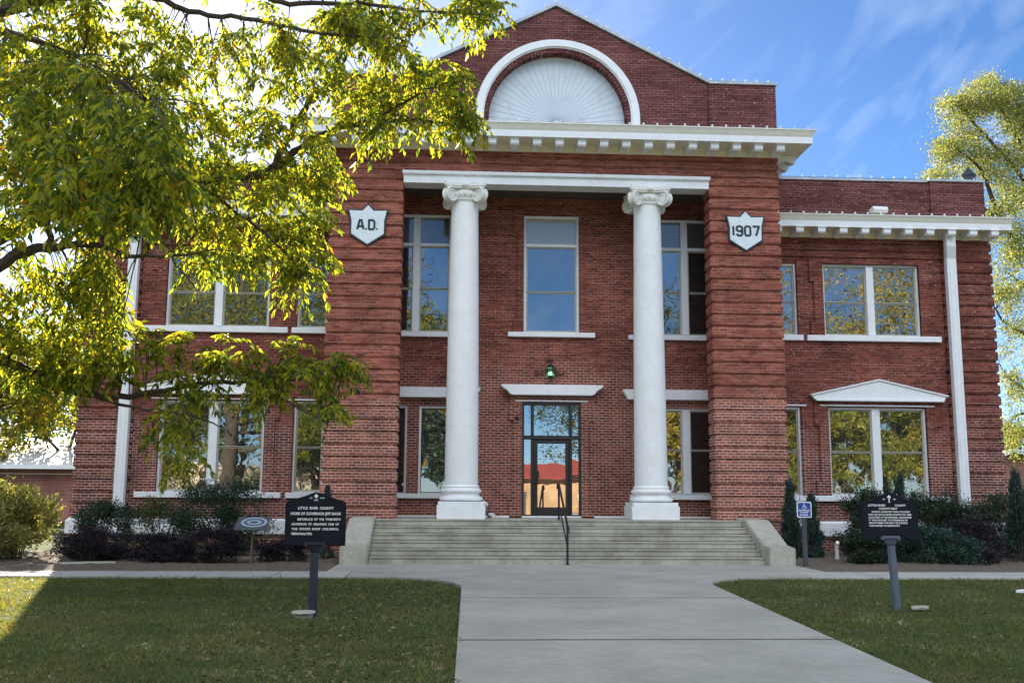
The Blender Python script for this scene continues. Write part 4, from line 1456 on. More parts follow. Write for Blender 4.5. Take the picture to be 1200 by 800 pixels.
def sprays(anchors, dirs, n_pairs=5, rl=.32, ll=.135, lw=.047, droop=.9):
    """compound leaves: leaflets in pairs along a drooping stalk"""
    n = len(anchors)
    d = norm(dirs + np.array([0, 0, -.15]))
    P, D, Nn = [], [], []
    side0 = norm(np.cross(d, np.array([0, 0, 1.0]) + rng.normal(size=(n, 3)) * .2))
    sc = rng.uniform(.75, 1.25, n)[:, None]
    for k in range(n_pairs):
        t = (k + .6) / n_pairs
        pos = anchors + d * rl * sc * t + np.array([0, 0, -1.0]) * (rl * sc * .55 * t * t)
        for s_ in (-1, 1):
            dd = norm(side0 * s_ * (1.0 - .3 * t) + d * .55 + np.array([0, 0, -droop]) * (0.5 + .6 * t) + rng.normal(size=(n, 3)) * .22)
            P.append(pos + rng.normal(size=(n, 3)) * .008); D.append(dd); Nn.append(norm(np.array([0, 0, 1.0]) + rng.normal(size=(n, 3)) * .55))
    pos = anchors + d * rl * sc + np.array([0, 0, -1.0]) * (rl * sc * .55)
    P.append(pos); D.append(norm(d + np.array([0, 0, -droop * 1.3]) + rng.normal(size=(n, 3)) * .15)); Nn.append(vec_n(n))
    P = np.concatenate(P); D = np.concatenate(D); Nn = np.concatenate(Nn)
    m = len(P)
    return leaf_arrays(P, D, Nn, ll * rng.uniform(.7, 1.25, m), lw * rng.uniform(.75, 1.25, m))


def merge(parts):
    Vs, Ts, b = [], [], 0
    for V, T in parts:
        Vs.append(V); Ts.append(T + b); b += len(V)
    return np.concatenate(Vs), np.concatenate(Ts)


# the pecan whose boughs hang in from the left: trunk just outside the picture
TR = empty('pecan_tree', (-12.6, -12.6, 0), 'large yellow-green tree with drooping leaflets whose boughs reach in from the left', 'tree')
tb = Vector((-12.6, -12.6, 0))
def tp(z, dx=0, dy=0): return Vector((-12.6 + dx + .02 * z, -12.6 + dy, z))
br = MB()
nodes = []      # every limb point with its thickness, for the twigs to grow from
def limb(pts, r0_, r1_, n=8, keep=True):
    pts = [Vector(q) for q in pts]
    # smooth by Catmull-Rom
    out = []
    for i in range(len(pts) - 1):
        p0 = pts[max(i - 1, 0)]; p1 = pts[i]; p2 = pts[i + 1]; p3 = pts[min(i + 2, len(pts) - 1)]
        for k in range(6):
            t = k / 6
            out.append(.5 * ((2 * p1) + (p2 - p0) * t + (2 * p0 - 5 * p1 + 4 * p2 - p3) * t * t + (3 * p1 - p0 - 3 * p2 + p3) * t ** 3))
    out.append(pts[-1])
    out = [q + Vector((random.gauss(0, .012), random.gauss(0, .012), random.gauss(0, .012))) for q in out]
    rs = [r0_ + (r1_ - r0_) * i / (len(out) - 1) for i in range(len(out))]
    br.tube(out, rs, n)
    if keep: nodes.extend(out)
    return out
trunk = MB()
trunk.tube([tb + Vector((0, 0, -.1)), tb + Vector((0, 0, .25)), tp(1.2), tp(3.2, .05), tp(5.2, .1, .05), tp(7.5, .1, .1), tp(9.5, .3, .2), tp(11.5, .2, .3)], [.52, .40, .34, .31, .28, .22, .16, .08], 16)
A_ = lambda x, y, Y: at(x, y, Y)
limb([tp(6.6), A_(-90, 40, -12.8), A_(0, 12, -12.9), A_(60, -4, -13), A_(140, -26, -13.1), A_(260, -70, -13)], .14, .06)
limb([tp(6.3), A_(-60, 20, -13.2), A_(0, 36, -13.3), A_(55, 52, -13.4), A_(118, 80, -13.6), A_(170, 120, -13.8)], .075, .02)
limb([A_(60, -4, -13), A_(172, -4, -12.6), A_(220, 13, -12.5), A_(300, 24, -12.3), A_(380, 40, -12.2), A_(470, 45, -12.2)], .06, .018)
limb([A_(140, -26, -13.1), A_(280, -10, -12.4), A_(340, 5, -12.2), A_(420, 4, -12), A_(500, 14, -11.9), A_(575, 18, -11.8)], .06, .012)
limb([tp(4.6), A_(-60, 300, -12.4), A_(60, 250, -12.2), A_(150, 222, -12), A_(225, 213, -11.8), A_(312, 203, -11.6), A_(345, 178, -11.5), A_(390, 154, -11.4), A_(450, 142, -11.3), A_(510, 143, -11.2), A_(556, 152, -11.1)], .13, .014)
limb([A_(318, 200, -11.6), A_(338, 160, -11.5), A_(362, 122, -11.5), A_(392, 88, -11.4), A_(412, 55, -11.4)], .07, .014)
limb([A_(440, 143, -11.3), A_(470, 122, -11.2), A_(505, 104, -11.1), A_(540, 90, -11)], .03, .008)
limb([tp(4.2), A_(-50, 330, -13.6), A_(25, 296, -13.6), A_(62, 290, -13.6), A_(105, 286, -13.5), A_(160, 300, -13.4), A_(240, 296, -13.2)], .10, .014)
limb([A_(60, 290, -13.6), A_(56, 262, -13.6), A_(52, 230, -13.6), A_(80, 200, -13.6)], .05, .015)
limb([tp(3.4), A_(-70, 395, -12.6), A_(0, 421, -12.5), A_(48, 440, -12.4), A_(96, 461, -12.3), A_(150, 464, -12.1), A_(220, 452, -12), A_(300, 446, -11.9), A_(370, 440, -11.8), A_(430, 412, -11.7)], .085, .010)
limb([A_(96, 461, -12.3), A_(150, 476, -12.5), A_(215, 486, -12.7), A_(260, 500, -12.8)], .03, .008)
limb([A_(150, 222, -12), A_(200, 300, -12.6), A_(230, 340, -12.8)], .03, .01)
limb([A_(225, 213, -11.8), A_(280, 250, -12.2), A_(340, 300, -12.4), A_(350, 330, -12.4)], .03, .01)
limb([A_(300, 446, -11.9), A_(340, 470, -12.1), A_(385, 500, -12.2)], .02, .008)
limb([tp(5), tp(7, -2, -2), tp(8.2, -4, -3.5)], .12, .03)
limb([tp(6), tp(8, -1.5, 2.5), tp(9.5, -3, 4.5)], .12, .03)
limb([tp(5.5), tp(6.8, 1.5, -2.5), tp(7.6, 2.6, -4.2)], .10, .02)
# foliage masses: photo x, y, half width, half height, twigs, near depth, far depth
MASS = [(60, 55, 90, 65, 40, -14.2, -11.5), (150, 70, 70, 50, 24, -14, -11.5), (55, 150, 85, 60, 46, -14.5, -11.8), (150, 150, 70, 60, 36, -14, -11.5),
        (115, 195, 115, 75, 74, -17.4, -15.2), (60, 110, 70, 50, 26, -16.5, -14.8), (40, 215, 60, 30, 16, -15.5, -12.5), (235, 165, 55, 45, 22, -13.5, -11), (235, 115, 55, 35, 10, -13.5, -11), (290, 135, 45, 40, 12, -13, -11), (185, 85, 40, 35, 10, -13.6, -11.4), (300, 60, 55, 45, 20, -13, -11.2), (170, 40, 25, 30, 5, -13, -11),
        (395, 55, 70, 48, 38, -13, -11), (455, 30, 60, 35, 26, -12.8, -11), (540, 22, 36, 20, 10, -12.6, -11.2), (575, 8, 16, 12, 4, -12, -11.4), (465, 75, 22, 22, 6, -12.5, -11.4), (560, 38, 14, 12, 3, -12, -11.4),
        (350, 118, 45, 40, 9, -12.6, -11), (480, 128, 70, 32, 42, -12.0, -10.4), (535, 150, 25, 18, 8, -11.6, -10.6), (520, 92, 28, 14, 9, -11.8, -10.6), (430, 155, 45, 18, 9, -12, -10.6),
        (365, 192, 48, 26, 14, -12.4, -10.8), (265, 228, 65, 34, 26, -13, -10.8), (340, 240, 45, 45, 20, -12.8, -11), (262, 285, 65, 32, 22, -13.4, -11.5), (358, 285, 32, 42, 16, -12.9, -11.3), (330, 335, 28, 14, 4, -12.6, -11.6),
        (160, 245, 55, 34, 18, -14.5, -12), (116, 350, 30, 85, 30, -14, -11.8), (45, 365, 55, 48, 32, -13.6, -11.6), (28, 425, 45, 40, 22, -13.2, -11.5), (82, 420, 45, 38, 22, -13.2, -11.6), (20, 275, 14, 30, 5, -14, -12.8),
        (160, 425, 42, 32, 16, -12.9, -11.4), (240, 412, 36, 20, 11, -12.6, -11.3), (292, 432, 55, 26, 15, -12.5, -11.2), (335, 418, 20, 12, 5, -12.4, -11.3), (350, 455, 55, 24, 20, -12.4, -11.2),
        (408, 428, 20, 16, 6, -12.2, -11.2), (255, 462, 55, 26, 16, -12.9, -11.5), (200, 495, 18, 48, 9, -13.2, -12), (310, 492, 30, 18, 5, -12.8, -11.6), (382, 498, 22, 20, 7, -12.6, -11.6), (215, 545, 14, 22, 3, -13, -12),
                (-90, 100, 90, 140, 60, -15, -10.5), (-90, 330, 80, 110, 45, -15, -10.5), (80, -60, 160, 50, 60, -14.5, -10.5), (330, -50, 140, 40, 36, -13.5, -10.8)]
tw_a, tw_d = [], []
tw = MB()
NA = np.array([tuple(q) for q in nodes])
def twig(tip, spread=1.0):
    d2 = ((NA - np.array(tip)) ** 2).sum(1)
    k = int(np.argmin(d2 + rng.random(len(d2)) * .15))
    s = Vector(NA[k])
    v = tip - s
    if v.length < .15: v = Vector((random.gauss(0, .3), random.gauss(0, .3), random.gauss(0, .2)))
    if v.length > 2.2: s = tip - v.normalized() * (1.0 + random.random() * .8); v = tip - s
    mid = s + v * .5 + Vector((random.gauss(0, .08), random.gauss(0, .08), .10 * v.length + random.gauss(0, .06)))
    pts = [s, s + (mid - s) * .5 + Vector((0, 0, .03)), mid, mid + (tip - mid) * .55, tip]
    tw.tube(pts, [.011, .009, .007, .005, .003], 4)
    dv = (tip - mid).normalized()
    for q, c in ((mid, 1), (mid + (tip - mid) * .3, 1), (mid + (tip - mid) * .6, 1), (tip - v * .08, 1), (tip, 2)):
        for _ in range(c):
            tw_a.append(tuple(q)); o_ = Vector((random.gauss(0, .8), random.gauss(0, .8), random.gauss(0, .3))); tw_d.append(tuple(dv * .6 + o_))
for (mx_, my_, hx_, hy_, nt_, ya_, yb_) in MASS:
    my_ -= 12 if my_ > 440 else 0
    for _ in range(int(nt_ * (.50 if my_ > 430 else .66 if my_ > 380 else .86 if ya_ > -15 else 1.0) + .5)):
        while True:
            a, b = random.uniform(-1, 1), random.uniform(-1, 1)
            if a * a + b * b < 1: break
        twig(A_(mx_ + a * hx_, my_ + b * hy_ - 8, random.uniform(ya_, yb_)))
# crown out of the picture, over the trunk
for _ in range(420):
    q = tp(8.6, -1, 0) + Vector((random.gauss(0, 2.6), random.gauss(0, 2.6), random.gauss(0, 1.7)))
    u_, v_ = 0, 0
    dd = q - CPOS
    zc = dd.dot(fw)
    if zc > .5:
        u_ = 600 + CF * dd.dot(RR) / zc; v_ = 400 - CF * dd.dot(UU) / zc
        if u_ > -40 and v_ > -60: continue
    if q.z > 4: twig(q)
trunk.build('trunk', M['bark'], TR, smooth=True)
br.build('limbs', M['bark'], TR, smooth=True)
tw.build('twigs', M['bark'], TR)
V, T = sprays(np.array(tw_a), np.array(tw_d))
fast_mesh('foliage', V, T, M['leaf_pecan'], TR)


# ---- other trees: branching skeleton, leaves in clumps round its tips
def tree(loc, height, spread, mat, label, group, n_leaf=9000, leaf=.22, trunk_r=.3, first=.28, seed=1, dens=1.0, lean=(0, 0), cat='tree', name='broadleaf_tree', flat=1.0, sig=.022):
    R_ = random.Random(seed)
    o = empty(name, loc, label, cat, group)
    L0 = Vector(loc)
    sk = MB()
    tips = []
    def grow(p, d, ln, r, lev):
        n = 4
        pts, rs = [p], [r]
        q = p
        for i in range(n):
            d = (d + Vector((R_.gauss(0, .13), R_.gauss(0, .13), R_.gauss(0, .08) + (.05 if lev < 3 else -.02)))).normalized()
            q = q + d * (ln / n)
            pts.append(q); rs.append(r * (1 - .45 * (i + 1) / n))
            if lev >= 3: tips.append(q)
        sk.tube(pts, rs, 10 if lev == 0 else (7 if lev == 1 else 5))
        if lev >= 4: return
        kids = {0: 5, 1: 4, 2: 4, 3: 3}[lev]
        for k in range(kids):
            t = (.45 + .55 * (k + 1) / kids) if lev else (first + (1 - first) * (k + 1) / kids)
            i = min(n - 1, int(t * n)); f = t * n - i
            b = pts[i] + (pts[i + 1] - pts[i]) * min(1, f)
            az = 2 * math.pi * (k / kids + R_.random() * .25) + lev
            ang = R_.uniform(.55, 1.0) * (spread if lev < 2 else 1.0)
            a = d.orthogonal().normalized(); c = d.cross(a)
            nd = (d * math.cos(ang) + (a * math.cos(az) + c * math.sin(az)) * math.sin(ang)).normalized()
            nd.z *= flat
            grow(b, nd.normalized(), ln * R_.uniform(.58, .78), rs[i] * .62, lev + 1)
    grow(L0 + Vector((0, 0, -.1)), Vector((lean[0], lean[1], 1)).normalized(), height * .42, trunk_r, 0)
    sk.build('trunk', M['bark'], o, smooth=True)
    tips_ = np.array([tuple(q) for q in tips])
    k = n_leaf
    idx = rng.integers(0, len(tips_), k)
    # uneven: some tips carry many leaves, some few
    wgt = rng.random(len(tips_)) ** 1.5 + .1
    idx = rng.choice(len(tips_), k, p=wgt / wgt.sum())
    P = tips_[idx] + rng.normal(size=(k, 3)) * height * sig * np.array([1, 1, .8])
    D = norm(rng.normal(size=(k, 3)) + np.array([0, 0, -.5]))
    Nn = norm(rng.normal(size=(k, 3)) + np.array([0, 0, .8]))
    V, T = leaf_arrays(P, D, Nn, leaf * rng.uniform(.6, 1.3, k), leaf * .62 * rng.uniform(.6, 1.3, k))
    fast_mesh('crown', V, T, mat, o)
    return o


# right-hand tree behind the wing: boughs fanning left from a trunk just off the picture
RT = empty('autumn_tree', (24.6, 17, 0), 'tall autumn-yellow tree rising behind the right wing corner', 'tree', 'trees behind the courthouse')
br = MB(); nodes = []; tw = MB(); tw_a, tw_d = [], []
b0 = Vector((24.6, 17, 0))
tr2 = MB()
tr2.tube([b0 + Vector((0, 0, -.1)), b0 + Vector((0, 0, .4)), b0 + Vector((-.1, 0, 3)), b0 + Vector((-.3, .2, 6)), A_(1238, 330, 17), A_(1222, 240, 17.2), A_(1205, 170, 17.3), A_(1190, 120, 17.4)], [.62, .45, .36, .32, .25, .18, .11, .04], 14)
F2 = [[(1240, 345, 17), (1205, 300, 16.6), (1172, 262, 16.2), (1140, 232, 15.9), (1105, 210, 15.6)], [(1224, 250, 17.2), (1196, 205, 17), (1160, 165, 16.6), (1128, 130, 16.4), (1112, 118, 16.3)],
      [(1212, 195, 17.2), (1185, 150, 17.4), (1165, 110, 17.6), (1155, 95, 17.6)], [(1246, 420, 17), (1210, 396, 16.4), (1178, 378, 16), (1160, 350, 15.6)], [(1250, 470, 17), (1215, 462, 16.6), (1186, 446, 16.3), (1170, 425, 16)],
      [(1252, 500, 17), (1222, 486, 17.6), (1192, 486, 18), (1180, 500, 18.2)], [(1236, 320, 17), (1270, 260, 17.5), (1300, 200, 18)], [(1230, 280, 17), (1240, 200, 18.4), (1235, 130, 19)], [(1240, 380, 17), (1205, 340, 18), (1180, 318, 18.6)],
      [(1172, 262, 16.2), (1150, 200, 16), (1120, 175, 15.8)], [(1245, 400, 17), (1290, 350, 17), (1340, 310, 17)]]
for f_ in F2:
    limb([A_(*q) for q in f_], .13, .02, 7)
NA = np.array([tuple(q) for q in nodes])
MASS2 = [(1158, 112, 32, 20, 46), (1122, 134, 24, 18, 30), (1188, 125, 20, 26, 34), (1106, 176, 20, 14, 26), (1097, 205, 14, 7, 9), (1140, 165, 28, 18, 22), (1168, 200, 24, 22, 22), (1192, 170, 18, 26, 24), (1135, 200, 24, 10, 14),
         (1182, 235, 22, 18, 28), (1165, 262, 18, 20, 20), (1192, 285, 14, 30, 26), (1172, 325, 10, 26, 12), (1190, 345, 14, 22, 16), (1186, 400, 12, 20, 9), (1192, 440, 12, 20, 8), (1190, 470, 10, 14, 6), (1192, 522, 12, 16, 18), (1180, 505, 8, 10, 6),
         (1240, 140, 45, 55, 90), (1250, 260, 45, 60, 80), (1240, 380, 40, 55, 50), (1310, 230, 50, 80, 60), (1240, 500, 30, 30, 24), (1330, 330, 40, 60, 40)]
for (mx_, my_, hx_, hy_, nt_) in MASS2:
    for _ in range(nt_):
        while True:
            a, b = random.uniform(-1, 1), random.uniform(-1, 1)
            if a * a + b * b < 1: break
        twig(A_(mx_ + a * hx_, my_ + b * hy_, random.uniform(14.8, 19.2)))
tr2.build('trunk', M['bark'], RT, smooth=True); br.build('limbs', M['bark'], RT, smooth=True); tw.build('twigs', M['bark'], RT)
an_ = np.repeat(np.array(tw_a), 20, 0)
k = len(an_)
P = an_ + rng.normal(size=(k, 3)) * np.array([.26, .26, .17])
V, T = leaf_arrays(P, norm(rng.normal(size=(k, 3)) + np.array([0, 0, -.5])), norm(rng.normal(size=(k, 3)) + np.array([0, 0, .7])), rng.uniform(.07, .15, k), rng.uniform(.04, .08, k))
fast_mesh('foliage', V, T, M['leaf_pale'], RT)
# lower and farther ones behind
BT = [((-20.5, 8, 0), 9.0, 'leaf_autumn', 'small low-branched tree by the left corner of the courthouse', 14),
      ((-24, 34, 0), 11, 'leaf_autumn', 'pale yellow-green tree behind the white-roofed annex at far left', 5),
      ((-38, 26, 0), 12, 'leaf_autumn', 'yellow-green tree left of the white-roofed annex', 6),
      ((-17.5, 42, 0), 14, 'leaf_green', 'green tree close behind the left wing of the courthouse', 8),
      ((34, 46, 0), 9, 'leaf_autumn', 'low yellow tree beside the gabled brick house at right', 9),
      ((40, 30, 0), 12, 'leaf_green', 'green tree at the far right beyond the gabled house', 10)]
for (lc, hh, mt, lb, sd_) in BT:
    tree(lc, hh, 1.1, M[mt], lb, 'trees behind the courthouse', 9000, .26, .25, .25, sd_)
# across the street, seen in the window glass
FT = [((-31, -52, 0), 29, 'leaf_gold', 21), ((-21, -53, 0), 30, 'leaf_green', 22), ((-13, -50, 0), 17, 'leaf_gold', 23), ((-6.5, -47, 0), 11, 'leaf_dark', 32), ((15, -52, 0), 12, 'leaf_gold', 24), ((24, -50, 0), 15, 'leaf_autumn', 25),
      ((35, -54, 0), 29, 'leaf_gold', 26), ((42, -52, 0), 16, 'leaf_green', 27), ((-42, -50, 0), 16, 'leaf_autumn', 28), ((20.0, -78, 0), 27, 'leaf_green', 29), ((-9, -80, 0), 20, 'leaf_gold', 30), ((54, -60, 0), 17, 'leaf_gold', 31), ((19.5, -62, 0), 13, 'leaf_gold', 41), ((27.5, -46.5, 0), 12, 'leaf_autumn', 42), ((-13.5, -45, 0), 11, 'leaf_green', 43), ((-25, -47, 0), 12, 'leaf_gold', 44), ((23.5, -62, 0), 16, 'leaf_gold', 45), ((38, -48, 0), 12, 'leaf_gold', 46)]
FL = ['gold tree opposite the far left window', 'tall green tree opposite the left wing', 'gold tree left of the tan shop', 'low dark tree in front of the tan shop', 'gold tree right of the tan shop', 'yellow-green tree opposite the right wing',
      'tall gold tree opposite the right wing corner', 'green tree at the right end of the street', 'yellow-green tree at the left end of the street', 'green tree behind the red-roofed shop', 'gold tree behind the left end of the shop', 'gold tree farthest right across the street', 'low gold tree at the street edge left of the yellow-green one', 'low yellow-green tree at the street edge opposite the right wing', 'low green tree at the street edge opposite the left wing', 'low gold tree at the street edge opposite the left corner', 'gold tree behind the row opposite the right wing', 'low gold tree at the street edge beyond the right corner']
for (lc, hh, mt, sd_), lb in zip(FT, FL):
    tree(lc, hh, 1.1, M[mt], lb, 'trees across the street', 26000, .28, .3, .2, sd_)


# ---- shrubs
def shrub(x, y, rx, ry, h, mat, label, n=4500, leaf=.07, name='shrub', group='shrubs along the front', shape='round', asp=.5, stems=9, sub=9, up=.3):
    n = int(n * 1.9)
    o = empty(name, (x, y, 0), label, 'shrub', group)
    st = MB()
    cl = []
    for i in range(stems):
        a = 2 * math.pi * i / stems + random.random()
        k = random.uniform(.3, .85)
        tip = Vector((x + rx * k * math.cos(a), y + ry * k * math.sin(a), h * random.uniform(.6, .92)))
        st.tube([Vector((x + .08 * math.cos(a), y + .08 * math.sin(a), -.05)), Vector((x + rx * k * .5 * math.cos(a), y + ry * k * .5 * math.sin(a), h * .4)), tip], [.018, .012, .005], 5)
    st.build('stems', M['bark'], o)
    # lumps of leaves over an uneven hull
    nc = sub * 6
    C = []
    for i in range(nc):
        a = 2 * math.pi * rng.random(); t = rng.random()
        if shape == 'cone':
            zz = h * (t ** .8) * .97 + .03; k = (1 - (zz / h) ** 1.3) * rng.uniform(.35, .95)
        else:
            zz = h * (.10 + .86 * t); k = math.sqrt(max(.02, 1 - ((zz / h - .42) / .62) ** 2)) * rng.uniform(.25, 1.0)
        C.append((x + rx * k * math.cos(a), y + ry * k * math.sin(a), zz))
    C = np.array(C)
    idx = rng.integers(0, nc, n)
    sg_ = np.array([rx, ry, h * .5]) * (.20 if shape != 'cone' else .14)
    P = C[idx] + rng.normal(size=(n, 3)) * sg_ * .62
    P[:, 2] = np.maximum(P[:, 2], .02)
    out = norm(P - np.array([x, y, h * .35]))
    D = norm(out + rng.normal(size=(n, 3)) * .7 + np.array([0, 0, up]))
    V, T = leaf_arrays(P, D, vec_n(n), 1.15 * leaf * rng.uniform(.6, 1.4, n), leaf * asp * rng.uniform(.7, 1.3, n))
    fast_mesh('foliage', V, T, mat, o)
    return o


# left bed, from the far corner towards the steps
shrub(-14.3, -2.6, 1.5, 1.3, 1.95, M['leaf_lit'], 'sunlit yellow-green arching shrub at the far left corner', 7000, .10, asp=.38, stems=16)
shrub(-13.5, -1.2, .9, .9, 1.75, M['leaf_lit'], 'sunlit shrub against the left corner of the wing', 4200, .085)
shrub(-15.8, -2.0, 1.3, 1.2, 1.7, M['leaf_gold'], 'gold-leaved sunlit shrub leaving the picture at far left', 4500, .10)
shrub(-11.4, -1.6, .85, .8, 1.35, M['leaf_dark'], 'dark green shrub below the left downpipe', 4200, .06)
shrub(-11.2, -2.9, .8, .65, .82, M['leaf_purple'], 'low purple-leaved shrub nearest the shadow edge', 3800, .05)
shrub(-9.75, -2.8, .85, .6, .62, M['leaf_purple'], 'low purple-leaved shrub in the middle of the left bed', 4200, .05)
shrub(-8.9, -.4, 1.45, .9, 1.85, M['leaf_dark'], 'broad dark juniper under the left wing windows', 9000, .055)
shrub(-10.3, -.3, .8, .7, 1.5, M['leaf_green'], 'thin twiggy green shrub left of the broad juniper', 1800, .06)
shrub(-8.35, -2.75, .75, .6, .78, M['leaf_purple'], 'low purple-leaved shrub left of the tilted plaque', 3200, .05)
shrub(-6.7, -2.8, .7, .55, .60, M['leaf_purple'], 'low purple-leaved shrub between plaque and steps', 3200, .05)
shrub(-5.95, -1.2, .28, .28, 1.75, M['leaf_juniper'], 'slender conical evergreen beside the left cheek wall', 2200, .05, shape='cone')
# right bed
shrub(5.95, -1.1, .42, .4, 2.0, M['leaf_juniper'], 'tall blue-green juniper beside the accessibility sign', 5200, .055, shape='cone')
shrub(6.55, -1.0, .40, .4, 1.65, M['leaf_juniper'], 'shorter blue-green juniper right of the accessibility sign', 4200, .055, shape='cone')
shrub(8.6, -.2, 1.15, .9, 1.75, M['leaf_dark'], 'dark clipped hedge shrub under the right window pair', 9000, .06)
shrub(10.4, -.2, 1.3, .9, 1.75, M['leaf_dark'], 'dark clipped hedge shrub below the right downpipe', 9000, .06)
shrub(12.6, -.3, 1.2, .9, 1.8, M['leaf_dark'], 'dark clipped hedge shrub at the right wing corner', 8000, .06)
shrub(7.5, -2.6, .8, .6, .85, M['leaf_dark'], 'low dark spreading evergreen left of the right marker', 4200, .06)
shrub(8.9, -2.7, 1.1, .7, .85, M['leaf_juniper'], 'low spreading juniper behind the right marker post', 5200, .06)
shrub(10.1, -2.4, .85, .6, 1.05, M['leaf_purple'], 'dark purple barberry between the low junipers at right', 4200, .05)
shrub(9.0, -.9, .3, .3, 2.2, M['leaf_juniper'], 'slender conical evergreen before the right window pair', 2400, .05, shape='cone')
shrub(11.55, -1.9, .45, .45, 2.25, M['leaf_juniper'], 'tall conical evergreen in front of the right wing corner', 5200, .055, shape='cone')
shrub(12.7, -2.2, .9, .7, 1.45, M['leaf_juniper'], 'bushy blue-green juniper at the right edge of the picture', 6000, .06)
shrub(14.2, -1.5, 1.2, .9, 1.6, M['leaf_dark'], 'dark shrub beyond the right edge of the wing', 5000, .07)

# ------------------------------------------------------------------ lawns
def on_walk(X, Yv):
    main = (X > wl(-9) - .06 - .012 * (-9 - Yv) * 0) & (X < 2.05 - .055 * (-9 - Yv) + .03) & (Yv < -7.6)
    main &= X > (-2.60 - 0.012 * (-9 - Yv)) - .03
    fl = (Yv >= -7.6) & (X > np.interp(Yv, [-7.6, -7.0, -6.5, -6.28, -6.2], [-2.78, -3.12, -3.62, -4.22, -4.9])) & (X < np.interp(Yv, [-7.95, -7.45, -6.85, -6.42, -6.25, -6.2], [2.14, 2.27, 2.62, 3.12, 3.82, 4.6]))
    return main | fl | (Yv > -6.2)


def grass(n, x0, x1, y0, y1, pw):
    X = rng.uniform(x0, x1, n)
    t = rng.random(n) ** pw
    Yv = y0 + (y1 - y0) * t
    k = ~on_walk(X, Yv)
    return np.stack([X[k], Yv[k], np.full(k.sum(), -.05)], 1)


P = np.concatenate([grass(260000, -17, 14, -19.5, -6.1, 1.35), grass(60000, -17, 14, -19.5, -13, 1.0)])
n = len(P)
hgt = rng.uniform(.035, .07, n) * (0.8 + .3 * np.sin(P[:, 0] * 1.3 + 1) * np.cos(P[:, 1] * 1.7))
wd = rng.uniform(.004, .010, n)
az = rng.uniform(0, 2 * np.pi, n)
B = np.stack([np.cos(az), np.sin(az), np.zeros(n)], 1)
tilt = rng.normal(size=(n, 3)) * .75
tipv = P + np.stack([tilt[:, 0], tilt[:, 1], np.ones(n)], 1) * hgt[:, None]
V = np.stack([P - B * wd[:, None], P + B * wd[:, None], tipv], 1).reshape(-1, 3)
T = np.arange(n * 3).reshape(-1, 3)
gm_, gn_, gp2, gl2 = new_mat('grass_blade')
g_ = gn_.nodes.new('ShaderNodeNewGeometry')
rr_ = gn_.nodes.new('ShaderNodeValToRGB')
for e, (pos, c) in zip([rr_.color_ramp.elements[0], rr_.color_ramp.elements[1], rr_.color_ramp.elements.new(.55), rr_.color_ramp.elements.new(.85)],
                       [(0, (.060, .100, .042)), (1, (.42, .36, .20)), (.5, (.128, .172, .070)), (.80, (.28, .27, .12))]):
    e.position = pos; e.color = col4(c)
nz_ = gn_.nodes.new('ShaderNodeTexNoise')
nz_.inputs['Scale'].default_value = .8; nz_.inputs['Detail'].default_value = 6; nz_.inputs['Roughness'].default_value = .7
gl2(g_.outputs['Position'], nz_.inputs['Vector'])
ma_ = gn_.nodes.new('ShaderNodeMath'); ma_.operation = 'MULTIPLY_ADD'
gl2(g_.outputs['Random Per Island'], ma_.inputs[0]); ma_.inputs[1].default_value = .55
mb_ = gn_.nodes.new('ShaderNodeMapRange')
mb_.inputs['From Min'].default_value = .32; mb_.inputs['From Max'].default_value = .72; mb_.inputs['To Min'].default_value = 0; mb_.inputs['To Max'].default_value = .45
gl2(nz_.outputs['Fac'], mb_.inputs['Value']); nd_ = gn_.nodes.new('ShaderNodeTexNoise'); nd_.inputs['Scale'].default_value = .42; nd_.inputs['Detail'].default_value = 8; nd_.inputs['Roughness'].default_value = .75
gl2(g_.outputs['Position'], nd_.inputs['Vector'])
md_ = gn_.nodes.new('ShaderNodeMapRange'); md_.inputs['From Min'].default_value = .50; md_.inputs['From Max'].default_value = .68; md_.inputs['To Max'].default_value = .75
gl2(nd_.outputs['Fac'], md_.inputs['Value'])
gl2(mb_.outputs[0], ma_.inputs[2])
gl2(ma_.outputs[0], rr_.inputs[0])
mdx = gn_.nodes.new('ShaderNodeMix'); mdx.data_type = 'RGBA'
gl2(md_.outputs[0], mdx.inputs['Factor']); gl2(rr_.outputs[0], mdx.inputs['A']); mdx.inputs['B'].default_value = (.22, .175, .10, 1)
gl2(mdx.outputs['Result'], gp2.inputs['Base Color'])
gp2.inputs['Roughness'].default_value = .6
gp2.inputs['Specular IOR Level'].default_value = .05
tr_ = gn_.nodes.new('ShaderNodeBsdfTranslucent')
mt_ = gn_.nodes.new('ShaderNodeMix'); mt_.data_type = 'RGBA'; mt_.blend_type = 'MULTIPLY'; mt_.inputs['Factor'].default_value = 1
gl2(mdx.outputs['Result'], mt_.inputs['A']); mt_.inputs['B'].default_value = (2.0, 1.6, .25, 1); gl2(mt_.outputs['Result'], tr_.inputs['Color'])
ms_ = gn_.nodes.new('ShaderNodeMixShader'); ms_.inputs[0].default_value = .42
gl2(gp2.outputs[0], ms_.inputs[1]); gl2(tr_.outputs[0], ms_.inputs[2]); gl2(ms_.outputs[0], gn_.nodes['Material Output'].inputs['Surface'])
tag(fast_mesh('lawn_grass', V, T, gm_), 'short mown grass of the front lawns', 'grass', kind='stuff')

